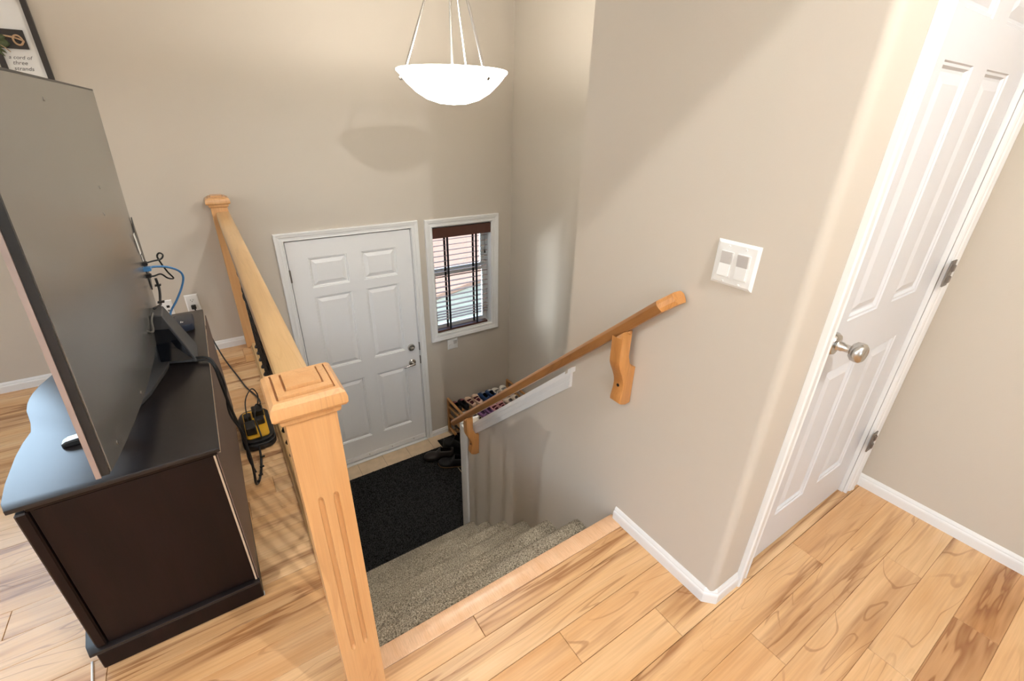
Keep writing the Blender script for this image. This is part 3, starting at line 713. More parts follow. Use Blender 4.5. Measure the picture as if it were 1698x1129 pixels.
# unseen two-bulb lamp and beam, added to cast the diagonal wall shadow
struct('added_shade_beam', box((-3.4, -.86, 2.26), (X3, -.743, CEIL)), 'ceiling', 'unseen beam added to shade the upper stair wall')
h2 = thing('unseen_lamp', 'unseen two-bulb lamp added behind the shading beam', 'lamp', (-2.6, -1.09, CEIL))
obj('canopy', lathe([(.0, CEIL-.02), (.09, CEIL-.016), (.10, CEIL-.0005)], (-2.6, -1.09, 0), n=24), 'nickel', h2, smooth=50)
for y, z in ((-1.072, 2.545), (-1.113, 2.505)):
    zz = 2.26+(-.743-y)*(1.09 if y > -1.09 else .646)
    obj('bulb', lathe([(0, -.0105), (.0074, -.0074), (.0105, 0), (.0074, .0074), (0, .0105)], (-2.6+(.05 if y > -1.09 else -.05), y, zz), n=16), 'lit_unseen_bulb', h2, smooth=True)
    obj('socket', lathe([(0, zz+.0115), (.007, zz+.012), (.007, CEIL-.018)], (-2.6+(.05 if y > -1.09 else -.05), y, 0), n=12), 'white_plastic', h2, smooth=50)

# ------------------------------------------------------------------ switches and outlets
def wall_plate(name, label, cat, o, U, Nn, w, h, items):
    o, U, Nn, Z = Vector(o), Vector(U), Vector(Nn), Vector((0, 0, 1))
    R = Matrix((U, Nn, Z)).transposed().to_4x4(); R.translation = o
    t = thing(name, label, cat, o)
    def add(nm, bm, mat, par=t, sm=False):
        bmesh.ops.transform(bm, matrix=R, verts=bm.verts); bmesh.ops.recalc_face_normals(bm, faces=bm.faces); return obj(nm, bm, mat, par, sm)
    bm = bmesh.new()
    A = [bm.verts.new((sx*w/2, .0003, sz*h/2)) for sx, sz in ((-1, -1), (1, -1), (1, 1), (-1, 1))]
    B = [bm.verts.new((sx*(w/2-.001), .003, sz*(h/2-.001))) for sx, sz in ((-1, -1), (1, -1), (1, 1), (-1, 1))]
    Cc = [bm.verts.new((sx*(w/2-.0075), .0065, sz*(h/2-.0075))) for sx, sz in ((-1, -1), (1, -1), (1, 1), (-1, 1))]
    for P_, Q in ((A, B), (B, Cc)):
        for q in range(4): bm.faces.new((P_[q], P_[(q+1) % 4], Q[(q+1) % 4], Q[q]))
    bm.faces.new(Cc); bm.faces.new(A[::-1]); pl = add('plate', bm, 'white_plastic')
    for it in items:
        kind, x, z = it[:3]
        if kind == 'rocker':
            up = it[3]
            b = boxes(((x-.0175, .0066, z-.034), (x+.0175, .0085, z+.034), .0006)); fr = add('rocker_frame', b, 'white_plastic')
            b = prism([(.0086, -.0315), (.0120 if up else .016, -.0315), (.0118, 0), (.0086, 0)], 0, x-.0150, x+.0150); add('rocker', b, 'white_plastic', fr)
            b = prism([(.0086, 0), (.0118, 0), (.016 if up else .0125, .0315), (.0086, .0315)], 0, x-.0150, x+.0150); add('rocker', b, 'grey_plastic', fr)
        if kind == 'screw': add('screw', lathe([(0, .0025), (.003, .002), (.0036, 0)], (x, .0066, z), (0, 1, 0), 10), 'white_plastic')
        if kind == 'socket':
            sk = add('socket', boxes(((x-.0165, .0066, z-.014), (x+.0165, .0078, z+.014), .001)), 'white_plastic')
            add('slots', boxes(((x-.008, .0078, z-.001), (x-.006, .0083, z+.007)), ((x+.006, .0078, z-.001), (x+.008, .0083, z+.006)), ((x-.002, .0078, z-.009), (x+.002, .0083, z-.005))), 'black', sk)
        if kind == 'jack':
            add('jack', lathe([(.006, 0), (.006, .004), (.0035, .004), (.0035, .012), (0, .012)], (x, .0066, z), (0, 1, 0), 12), 'dark_nickel')
        if kind == 'dataport': add('dataport', boxes(((x-.008, .0066, z-.008), (x+.008, .009, z+.008), .001)), 'black')
        if kind == 'dimmer': add('dimmer', lathe([(.013, 0), (.012, .006), (0, .007)], (x, .0066, z), (0, 1, 0), 20), 'white_plastic', sm=40)
    return t
wall_plate('light_switch', 'white double rocker light switch plate on the stair wall', 'switch', (-.0001, (-.3162-.1925)/2, 1.1355), (0, -1, 0), (-1, 0, 0), .119, .117,
           [('rocker', -.0235, -.002, False), ('rocker', .0235, -.002, True), ('screw', -.0235, .045), ('screw', .0235, .045), ('screw', -.0235, -.048), ('screw', .0235, -.048)])
wall_plate('light_switch', 'small white switch plate under the sidelight window', 'switch', (.516, YE-.0001, -.416), (1, 0, 0), (0, -1, 0), .104, .105,
           [('rocker', .021, .002, True), ('dimmer', -.024, -.014), ('screw', -.024, .038), ('screw', -.024, -.044)])
wall_plate('power_outlet', 'white duplex power outlet on the entry wall with a black plug', 'outlet', (-1.330, YE-.0001, .352), (1, 0, 0), (0, -1, 0), .074, .118,
           [('socket', 0, .020), ('socket', 0, -.020), ('screw', 0, 0)])
wall_plate('cable_outlet', 'white cable jack plate half hidden behind the television', 'outlet', (-1.473, YE-.0001, .338), (1, 0, 0), (0, -1, 0), .074, .118,
           [('dataport', .012, .018), ('jack', .010, -.008), ('screw', 0, .045), ('screw', 0, -.045)])

# ------------------------------------------------------------------ pendant lamp
pc = Vector((-.040, 1.262, 0)); pz = 1.660
pend = thing('pendant_lamp', 'white glass bowl pendant lamp hanging on three rods above the landing', 'lamp', (pc.x, pc.y, CEIL))
def bowl_mat():
    m, nt, p = new_mat('lit_alabaster_glass')
    p.inputs['Base Color'].default_value = (.9, .88, .84, 1); p.inputs['Roughness'].default_value = .3
    p.inputs['Emission Color'].default_value = (1, .965, .90, 1); p.inputs['Emission Strength'].default_value = 15
    return m
R0 = .252
pr = [(0, -.138), (.06, -.134), (.12, -.117), (.17, -.088), (.21, -.052), (.232, -.028), (.236, -.022), (R0, -.006), (R0, .0), (R0-.004, .002), (.23, -.018), (.205, -.046), (.166, -.081), (.118, -.109), (.06, -.126), (0, -.130)]
bowl = obj('glass_bowl', lathe([(a, pz+b) for a, b in pr], (pc.x, pc.y, 0), n=48), bowl_mat(), pend, smooth=50)
rv, fv = Vector((.8357, -.5491, 0)), Vector((.5570, .8305, 0))
apex = Vector((pc.x, pc.y, pz+.50))
for dg in (197, 77, -43):
    d = rv*math.cos(math.radians(dg))+fv*math.sin(math.radians(dg))
    rd = obj('rod', tube([apex+d*.012, Vector((pc.x, pc.y, pz+.004))+d*.208, Vector((pc.x, pc.y, pz-.030))+d*.232], .0055, 8, 0), 'nickel', pend, smooth=50)
    obj('clip', lathe([(0, .014), (.008, .012), (.009, 0)], Vector((pc.x, pc.y, pz-.034))+d*.228, (d.x, d.y, -.6), 12), 'dark_nickel', rd)
obj('stem', lathe([(.0, pz-.04), (.006, pz-.04), (.006, pz+.47), (.02, pz+.48), (.026, pz+.50), (.012, pz+.53), (.006, pz+.54), (.006, CEIL-.035)], (pc.x, pc.y, 0), n=14), 'nickel', pend, smooth=50)
obj('ceiling_canopy', lathe([(.0, CEIL-.036), (.02, CEIL-.036), (.055, CEIL-.02), (.065, CEIL-.0005)], (pc.x, pc.y, 0), n=24), 'nickel', pend, smooth=50)
pl = bpy.data.lights.new('pendant_bulb', 'POINT'); pl.energy = 28; pl.color = (1, .94, .85); pl.shadow_soft_size = .04
plo = bpy.data.objects.new('pendant_bulb', pl); COL.objects.link(plo); plo.location = (pc.x+.04, pc.y+.03, pz-.005)

# unseen hanging lamp, added behind the camera to throw the shadows
hl = thing('unseen_lamp', 'unseen bare-bulb lamp added behind the camera to throw the shadows', 'lamp', (LAMP[0], LAMP[1], CEIL))
obj('canopy', lathe([(.0, CEIL-.03), (.05, CEIL-.025), (.06, CEIL-.0005)], (LAMP[0], LAMP[1], 0), n=20), 'nickel', hl, smooth=50)
obj('stem', lathe([(.006, LAMP[2]+.09), (.006, CEIL-.028)], (LAMP[0], LAMP[1], 0), n=10), 'nickel', hl)
obj('bulb_holder', lathe([(0, LAMP[2]+.10), (.018, LAMP[2]+.095), (.018, LAMP[2]+.045), (0, LAMP[2]+.044)], (LAMP[0], LAMP[1], 0), n=16), 'white_plastic', hl, smooth=50)
obj('bulb', lathe([(0, -.020), (.011, -.017), (.018, -.009), (.020, 0), (.018, .012), (.012, .028), (.010, .044)], LAMP, n=20), M['lit_bulb'], hl, smooth=True)

# ------------------------------------------------------------------ media console
con = thing('media_console', 'espresso brown media console with wavy front edge carrying the television', 'console', (-1.47, .978, 0))
CY = .978
half = [(.383, -1.672), (.42, -1.684), (.504, -1.694), (.626, -1.699), (.69, -1.697), (.747, -1.690), (.80, -1.700), (.85, -1.714), (.892, -1.726), (.94, -1.733), (.978, -1.735)]
def wavy(inset=0.0, xb=-1.242, near=.385):
    f = [(x+inset, max(y, near)) for y, x in half]; g = [(x, 2*CY-y) for x, y in f[::-1][1:]]
    return [(xb, near)]+f+g+[(xb, 2*CY-near)]
obj('top', prism(wavy(), 2, .6165, .630, .002), 'espresso_top', con, smooth=40)
obj('top_moulding', prism(wavy(.028, -1.252, .396), 2, .6020, .6160, .002), 'espresso', con, smooth=40)
obj('carcass', boxes(((-1.640, .402, .0825), (-1.262, 1.554, .6015)),), 'espresso', con)
obj('end_panel', box((-1.632, .398, .088), (-1.2625, .4015, .600)), 'espresso', con)
for ya in (.394, 1.536): obj('corner_post', box((-1.668, ya, .083), (-1.643, ya+.026, .6015), .004), 'espresso', con)
obj('base', boxes(((-1.672, .386, .004), (-1.252, 1.570, .070), .003), ), 'espresso', con)
obj('base_shelf', prism(wavy(-.012, -1.250, .384), 2, .0705, .082, .002), 'espresso_top', con, smooth=40)
for q in range(3):
    y0 = .424+q*.372
    dr = obj('door', boxes(((-1.660, y0, .09), (-1.6405, y0+.364, .58), .004)), 'espresso', con)
    obj('handle', lathe([(.006, 0), (.006, .012), (.013, .016), (.013, .024), (0, .028)], (-1.6605, y0+(.05 if q == 2 else .31), .36), (-1, 0, 0), 14), 'dark_nickel', dr, smooth=50)
bp_ = obj('back_panel', box((-1.2610, .404, .09), (-1.2565, 1.552, .584)), 'hardboard', con)
obj('loose_board', prism([(-1.2545, .396), (-1.2515, .396), (-1.236, 1.56), (-1.239, 1.56)], 2, .085, .6015), 'hardboard', con)
obj('raw_edge', boxes(((-1.2620, .3955, .083), (-1.2570, .3978, .601)), ((-1.2440, .3845, .6142), (-1.2412, 1.572, .6163))), 'raw_edge', con)
for x_ in (-1.268, -1.66):
    for y_ in (.392, 1.55): obj('floor_glide', box((x_, y_, .0002), (x_+.018, y_+.016, .0038)), 'white_plastic', con)

# ------------------------------------------------------------------ television, seen from behind
tv = thing('television', 'large flat television seen from behind on the console', 'television', (-1.45, 1.0, .631))
TY0, TY1, TZ0, TZ1 = .28, 1.73, .71, 1.541
def tvx(y, z): return -1.447+.020*(y-TY0)/(TY1-TY0)+.037*(z-TZ0)/(TZ1-TZ0)     # back plane: a little turned and tilted
def sm(a, b, x):
    t = min(1, max(0, (x-a)/(b-a))); return t*t*(3-2*t)
def bulge(y, z):
    t = (y-TY0)/(TY1-TY0); return .055*(1-(2*t-1)**2)**.9*sm(1.33, .92, z)
bm = bmesh.new(); ny, nz = 40, 28
def recess(y, z): return 1.43 < y < 1.60 and .86 < z < 1.10
g = [[bm.verts.new((tvx(y, z)+bulge(y, z)+.001, y, z)) for z in np.linspace(TZ0+.004, TZ1-.006, nz)] for y in np.linspace(TY0+.012, TY1-.006, ny)]
gb = [[bm.verts.new((tvx(y, z)-.004, y, z)) for z in np.linspace(TZ0+.004, TZ1-.006, nz)] for y in np.linspace(TY0+.012, TY1-.006, ny)]
for i in range(ny-1):
    for j in range(nz-1):
        bm.faces.new((g[i][j], g[i+1][j], g[i+1][j+1], g[i][j+1])); bm.faces.new((gb[i][j], gb[i][j+1], gb[i+1][j+1], gb[i+1][j]))
for i in range(ny-1):
    for j in (0, nz-1): bm.faces.new((g[i][j], g[i+1][j], gb[i+1][j], gb[i][j]))
for j in range(nz-1):
    for i in (0, ny-1): bm.faces.new((g[i][j], g[i][j+1], gb[i][j+1], gb[i][j]))
bmesh.ops.recalc_face_normals(bm, faces=bm.faces)
obj('back_shell', bm, 'tv_back', tv, smooth=40)
def tvslab(y0, y1, z0, z1, d0, d1):
    bm = bmesh.new(); vs = [[bm.verts.new((tvx(y, z)+d, y, z)) for (y, z) in ((y0, z0), (y1, z0), (y1, z1), (y0, z1))] for d in (d0, d1)]
    bm.faces.new(vs[0][::-1]); bm.faces.new(vs[1])
    for q in range(4): bm.faces.new((vs[0][q], vs[0][(q+1) % 4], vs[1][(q+1) % 4], vs[1][q]))
    bmesh.ops.recalc_face_normals(bm, faces=bm.faces); return bm
obj('bezel', tvslab(TY0+.004, TY1, TZ0+.002, TZ1, -.014, .0008), 'black', tv)
obj('frame', tvslab(TY0, TY1, TZ0, TZ1, -.0245, -.0145), 'tv_frame', tv, label='pinkish metal edge of the screen frame')
obj('screen', tvslab(TY0+.01, TY1-.01, TZ0+.012, TZ1-.01, -.0265, -.0246), 'black_gloss', tv)
def shell_x(y, z): return tvx(y, z)+bulge(y, z)+.0012
# input recess on the far side: a dark angled tray with a white label
yA, yB, zA, zB = 1.37, 1.64, .80, 1.06
bm = bmesh.new(); vs = [bm.verts.new((shell_x(y, z)+dx, y, z)) for y, z, dx in ((yA+.05, zA, .0015), (yB, zA, .006), (yB, zB, .003), (yA+.02, zB-.05, .0015))]
ws = [bm.verts.new(v.co+Vector((.004, 0, 0))) for v in vs]
bm.faces.new(vs[::-1]); bm.faces.new(ws)
for q in range(4): bm.faces.new((vs[q], vs[(q+1) % 4], ws[(q+1) % 4], ws[q]))
bmesh.ops.recalc_face_normals(bm, faces=bm.faces)
inp = obj('input_recess', bm, 'dark_grey', tv)
for (y0, y1, z0, z1) in ((1.335, 1.375, .965, 1.045), (1.37, 1.39, .93, .955)):
    obj('label_sticker', box((shell_x(y0, z0)+.002, y0, z0), (shell_x(y0, z0)+.0028, y1, z1)), 'white_plastic', inp)
for (y, z) in ((.36, .745), (.62, .735), (1.05, 1.17), (1.19, 1.235), (1.62, .745), (.85, 1.49)):
    obj('screw', lathe([(0, .002), (.005, .0015), (.006, 0)], (shell_x(y, z)-.0005, y, z), (1, 0, .05), 10), 'dark_nickel', tv)
# centre stand: sloping counterweight housing, curved rear plate, front feet
bm = bmesh.new()
sv = [(-1.392, 1.020, .635), (-1.272, .972, .635), (-1.340, 1.036, .812), (-1.386, 1.068, .810), (-1.392, 1.20, .635), (-1.272, 1.14, .635), (-1.340, 1.15, .812), (-1.386, 1.15, .810)]
V_ = [bm.verts.new(p) for p in sv]
for q in ((0, 1, 2, 3), (5, 4, 7, 6), (1, 5, 6, 2), (4, 0, 3, 7), (3, 2, 6, 7), (0, 4, 5, 1)): bm.faces.new([V_[a] for a in q])
bmesh.ops.recalc_face_normals(bm, faces=bm.faces); bmesh.ops.bevel(bm, geom=bm.edges[:], offset=.003, segments=1, affect='EDGES')
stand = obj('stand_housing', bm, 'dark_grey', tv)
bm = bmesh.new()   # black plate laid on the near face, standing for its shaded opening
q3 = [Vector(p) for p in ((-1.384, 1.0155, .648), (-1.284, .9755, .648), (-1.330, 1.018, .765), (-1.382, 1.047, .760))]
q4 = [p+Vector((0, -.004, 0)) for p in q3]
a_ = [bm.verts.new(p) for p in q3]; b_ = [bm.verts.new(p) for p in q4]; bm.faces.new(a_); bm.faces.new(b_[::-1])
for q in range(4): bm.faces.new((a_[q], a_[(q+1) % 4], b_[(q+1) % 4], b_[q]))
bmesh.ops.recalc_face_normals(bm, faces=bm.faces)
obj('dark_opening_plate', bm, 'black_gloss', stand, label='black plate standing for the shaded opening of the stand')
outl = [(-1.362, .994), (-1.372, .94), (-1.388, .88), (-1.408, .80), (-1.44, .72), (-1.50, .66), (-1.56, .66), (-1.56, 1.34), (-1.50, 1.34), (-1.44, 1.28), (-1.39, 1.22), (-1.362, 1.17)]
obj('stand_base', prism(outl, 2, .6305, .646, .003), 'dark_grey', tv, smooth=40)
for s_, yf in ((1, .615), (-1, 1.385)):
    ft = obj('foot', prism([(-1.600, .6305), (-1.600, .640), (-1.588, .646), (-1.548, .650), (-1.520, .652), (-1.500, .6305)], 1, yf-.014, yf+.014, .003), 'black', tv)
    obj('foot_cap', prism([(-1.598, .6405), (-1.588, .6465), (-1.548, .6508), (-1.548, .653), (-1.588, .649), (-1.599, .643)], 1, yf-.013, yf+.013), 'nickel', ft)
    obj('foot_riser', prism([(-1.520, .652), (-1.545, .652), (-1.530, .69), (-1.490, .712), (-1.470, .712), (-1.490, .652)], 1, yf-.012, yf+.012, .002), 'black_gloss', ft)
obj('stand_neck', box((-1.455, .93, .646), (-1.425, 1.07, .80), .004), 'black', tv)

# set-top box and plastic hub at the far end of the console
sb = thing('set_top_box', 'small dark navy set-top box on the far end of the console', 'set-top box', (-1.31, 1.405, .6305))
bm = bmesh.new()
def rrect(cx, cy, hx, hy, rr, n=4):
    out = []
    for (sx, sy, a0) in ((1, 1, 0), (-1, 1, 90), (-1, -1, 180), (1, -1, 270)):
        for q in range(n+1):
            a = math.radians(a0+90*q/n); out.append((cx+sx*(hx-rr)+rr*math.cos(a), cy+sy*(hy-rr)+rr*math.sin(a)))
    return out
obj('case', prism(rrect(-1.313, 1.385, .036, .072, .018), 2, .632, .662, .004), 'navy_plastic', sb, smooth=40)
obj('rubber_base', prism(rrect(-1.313, 1.385, .033, .068, .016), 2, .6303, .632), 'black', sb)
obj('logo_mark', boxes(((-1.322, 1.345, .6621), (-1.318, 1.365, .6624)), ((-1.316, 1.345, .6621), (-1.312, 1.358, .6624))), 'white_plastic', sb)

# ------------------------------------------------------------------ cables
def cable(name, label, pts, rad, mat, group=None, n=8):
    o = obj(name, tube(pts, rad, n), mat, None, True); return tag(o, label, 'cable', group)
bc = cable('network_cable', 'blue network cable looping out of the back of the television', [(-1.368, 1.300, .917), (-1.345, 1.33, .916), (-1.305, 1.37, .898), (-1.275, 1.405, .868), (-1.268, 1.42, .835), (-1.285, 1.425, .79), (-1.315, 1.42, .74), (-1.350, 1.40, .69), (-1.352, 1.31, .642)], .0042, 'blue')
obj('plug', box((-1.388, 1.288, .910), (-1.352, 1.318, .924), .002), 'blue', bc)
c2 = cable('video_cable', 'black video cable curling beside the television above the blue one', [(-1.370, 1.325, .934), (-1.345, 1.34, .936), (-1.318, 1.36, .936), (-1.308, 1.365, .950), (-1.318, 1.37, .958), (-1.328, 1.37, .945), (-1.322, 1.37, .915), (-1.312, 1.385, .875), (-1.300, 1.40, .842), (-1.318, 1.39, .848), (-1.335, 1.375, .872), (-1.355, 1.335, .878), (-1.372, 1.315, .885)], .0032, 'cable')
for z in (.934, .885): obj('plug', box((-1.388, 1.312, z-.007), (-1.360, 1.332, z+.007), .002), 'cable', c2)
c3 = cable('power_cable', 'bundled black cord hanging down the television into its stand', [(-1.352, 1.335, .868), (-1.352, 1.33, .82), (-1.356, 1.27, .79), (-1.352, 1.20, .80), (-1.364, 1.12, .816)], .0045, 'cable')
obj('cable_tie', box((-1.362, 1.322, .838), (-1.342, 1.342, .842)), 'cable', c3)
obj('cable_tie', box((-1.362, 1.235, .795), (-1.340, 1.255, .799)), 'cable', c3)
cable('grey_cord', 'grey cord looping from the back of the television behind its stand', [(-1.365, 1.06, .819), (-1.372, 1.03, .80), (-1.370, .98, .785), (-1.372, .945, .79), (-1.378, .93, .80), (-1.386, .90, .82)], .004, 'cable_grey')
lead = cable('adapter_lead', 'twisted black leads running over the console edge towards the floor', [(-1.290, .985, .640), (-1.262, .975, .640), (-1.243, .962, .640), (-1.228, .945, .615), (-1.222, .925, .54), (-1.216, .92, .44), (-1.205, .925, .32), (-1.200, .93, .20), (-1.203, .935, .10), (-1.208, .945, .03), (-1.196, .975, .016), (-1.180, 1.04, .016), (-1.170, 1.12, .018), (-1.165, 1.205, .030)], .0052, 'cable')
obj('strand', tube([(-1.285, .99, .648), (-1.250, .972, .650), (-1.227, .950, .63), (-1.214, .935, .54), (-1.224, .915, .42), (-1.198, .92, .30), (-1.208, .94, .18), (-1.196, .93, .10)], .004, 6), 'cable', lead, True)
for (x, y, z) in ((-1.190, 1.005, .016), (-1.178, 1.06, .016), (-1.166, 1.13, .018), (-1.205, .96, .022)):
    obj('cable_tie', box((x-.004, y-.003, z+.004), (x+.014, y+.003, z+.010)), 'cable', lead)
cable('wall_cable', 'black power cord from the wall outlet down to the power bar', [(-1.330, YE-.030, .330), (-1.318, YE-.035, .28), (-1.295, YE-.06, .18), (-1.262, 2.42, .05), (-1.235, 2.30, .006), (-1.190, 2.05, .006), (-1.160, 1.88, .006), (-1.120, 1.74, .006), (-1.112, 1.64, .02), (-1.115, 1.56, .055)], .0045, 'cable')
pg = tag(obj('wall_plug', box((-1.343, YE-.034, .318), (-1.317, YE-.0095, .344), .003), 'cable'), 'black plug in the lower socket of the entry wall outlet', 'plug')
cable('white_cord', 'thin white cord on the floor by the console base', [(-1.705, .43, .004), (-1.697, .36, .004), (-1.690, .30, .004), (-1.678, .22, .004)], .003, 'white_plastic')

# yellow and black power bar
pb = thing('power_bar', 'yellow and black power bar crowded with plugs on the floor', 'power bar', (-1.157, 1.39, 0))
obj('tray', prism(rrect(-1.157, 1.385, .073, .165, .05, 5), 2, .001, .034, .006), 'black', pb, smooth=40)
obj('rim', prism(rrect(-1.157, 1.385, .066, .152, .045, 5), 2, .0345, .047, .004), 'black', pb, smooth=40)
obj('socket_panel', prism(rrect(-1.157, 1.385, .050, .128, .02, 4), 2, .0475, .055, .002), 'yellow', pb)
for (x, y, a, b, h) in ((-1.180, 1.315, .022, .036, .045), (-1.135, 1.46, .026, .030, .040), (-1.132, 1.375, .018, .020, .032), (-1.185, 1.43, .016, .022, .03)):
    obj('adapter', box((x-a, y-b, .0555), (x+a, y+b, .0555+h), .004), 'black', pb)
obj('lead', tube([(-1.185, 1.34, .09), (-1.175, 1.42, .17), (-1.135, 1.50, .19), (-1.115, 1.53, .13), (-1.125, 1.50, .096)], .003, 6), 'cable', pb, True)
obj('lead', tube([(-1.145, 1.235, .055), (-1.150, 1.30, .09), (-1.152, 1.36, .105), (-1.135, 1.45, .12), (-1.115, 1.47, .096)], .004, 6), 'cable', pb, True)

# ------------------------------------------------------------------ framed sign on the entry wall
fr = thing('framed_sign', 'narrow black framed sign with rope knot greenery and handwritten words', 'wall sign', (-1.69, YE, 1.40))
fx0, fx1, fz0, fz1 = -1.778, -1.604, 1.38, 1.945
fb = .022
obj('frame', boxes(((fx0, YE-.024, fz0), (fx0+fb, YE-.001, fz1), .001), ((fx1-fb, YE-.024, fz0), (fx1, YE-.001, fz1), .001), ((fx0+fb, YE-.024, fz1-fb), (fx1-fb, YE-.001, fz1), .001), ((fx0+fb, YE-.024, fz0), (fx1-fb, YE-.001, fz0+fb), .001)), 'frame_black', fr)
obj('board', box((fx0+fb, YE-.012, fz0+fb), (fx1-fb, YE-.002, fz1-fb)), 'paper', fr)
pq = obj('plaque', box((fx0+fb+.001, YE-.022, 1.722), (-1.655, YE-.0125, 1.800), .001), 'frame_black', fr)
ring = [(-1.682+.016*math.cos(a), YE-.028-.004*math.sin(a), 1.757+.019*math.sin(a)) for a in np.linspace(0, 2*PI, 13)]
obj('rope_loop', tube(ring+[(-1.70, YE-.03, 1.768), (-1.735, YE-.027, 1.772)], .0042, 7), 'rope', pq, True)
def leaf_bm(c, L, W, ang, tilt):
    bm = bmesh.new(); pts = []
    R = Matrix.Translation(c) @ Matrix.Rotation(ang, 4, 'Y') @ Matrix.Rotation(tilt, 4, 'Z')
    n = 7; rows = []
    for i in range(n):
        t = i/(n-1); w = W*math.sin(PI*min(1, t*.97+.02))**.8
        rows.append([bm.verts.new(R @ Vector((L*(t-.05), dy+.006*math.sin(PI*t)*-1, zz))) for dy, zz in ((0, -w/2), (-.004, 0), (0, w/2))])
    for a, b in zip(rows, rows[1:]):
        for q in range(2): bm.faces.new((a[q], a[q+1], b[q+1], b[q]))
    bmesh.ops.solidify(bm, geom=bm.faces[:], thickness=.0008); return bm
for (x, z, L, W, an, ti) in ((-1.775, 1.748, .066, .044, .15, .2), (-1.772, 1.752, .060, .030, -.35, .15), (-1.772, 1.775, .042, .034, -.75, .25), (-1.775, 1.735, .055, .012, .75, .2), (-1.770, 1.722, .045, .010, 1.0, .2), (-1.78, 1.76, .05, .03, 2.6, .2), (-1.78, 1.74, .05, .03, 3.4, .2)):
    obj('leaf', leaf_bm((x, YE-.036, z), L, W, an, ti), 'leaf', fr, True)
obj('twig', tube([(-1.80, YE-.032, 1.765), (-1.765, YE-.036, 1.745), (-1.735, YE-.036, 1.722), (-1.722, YE-.034, 1.706)], .002, 6), 'rope', fr, True)
for words, z, sz, x in (('a cord of', 1.680, .0215, -1.742), ('three', 1.657, .0235, -1.735), ('strands', 1.633, .0235, -1.738)):
    cu = bpy.data.curves.new('lettering', 'FONT'); cu.body = words; cu.size = sz; cu.shear = .35; cu.extrude = .0003; cu.space_character = 1.02
    tmp = bpy.data.objects.new('lettering', cu); COL.objects.link(tmp)
    me = bpy.data.meshes.new_from_object(tmp.evaluated_get(bpy.context.evaluated_depsgraph_get())); COL.objects.unlink(tmp); bpy.data.objects.remove(tmp)
    me.transform(Matrix.Translation((x, YE-.0125, z)) @ Matrix.Rotation(PI/2, 4, 'X')); me.materials.clear(); me.materials.append(M['ink'])
    link('lettering', me, fr)

# ------------------------------------------------------------------ shoe rack with small shoes
rk = thing('shoe_rack', 'low pine shoe rack against the entry wall on the landing', 'shoe rack', (.77, 2.3, LZ))
RX0, RX1, RY0, RY1, RT = .418, 1.122, 2.085, 2.528, -.980
for x in (RX0, RX1-.022):
    for y in (RY0, RY1-.030): obj('post', box((x, y, LZ+.0165), (x+.022, y+.030, RT-.012), .002), 'rack_wood', rk)
    obj('side_rail', box((x, RY0, RT-.0118), (x+.022, RY1, RT+.006), .003), 'rack_wood', rk)
    for z in (-1.075, -1.175, -1.335): obj('side_rail', box((x+.003, RY0+.0305, z), (x+.019, RY1-.0305, z+.026), .002), 'rack_wood', rk)
for z in (-1.052, -1.262):
    for q in range(7):
        y = RY0+.035+q*(RY1-RY0-.095)/6
        obj('slat', box((RX0+.0225, y, z), (RX1-.0225, y+.026, z+.012), .002), 'rack_wood', rk)
SHELF = -1.040

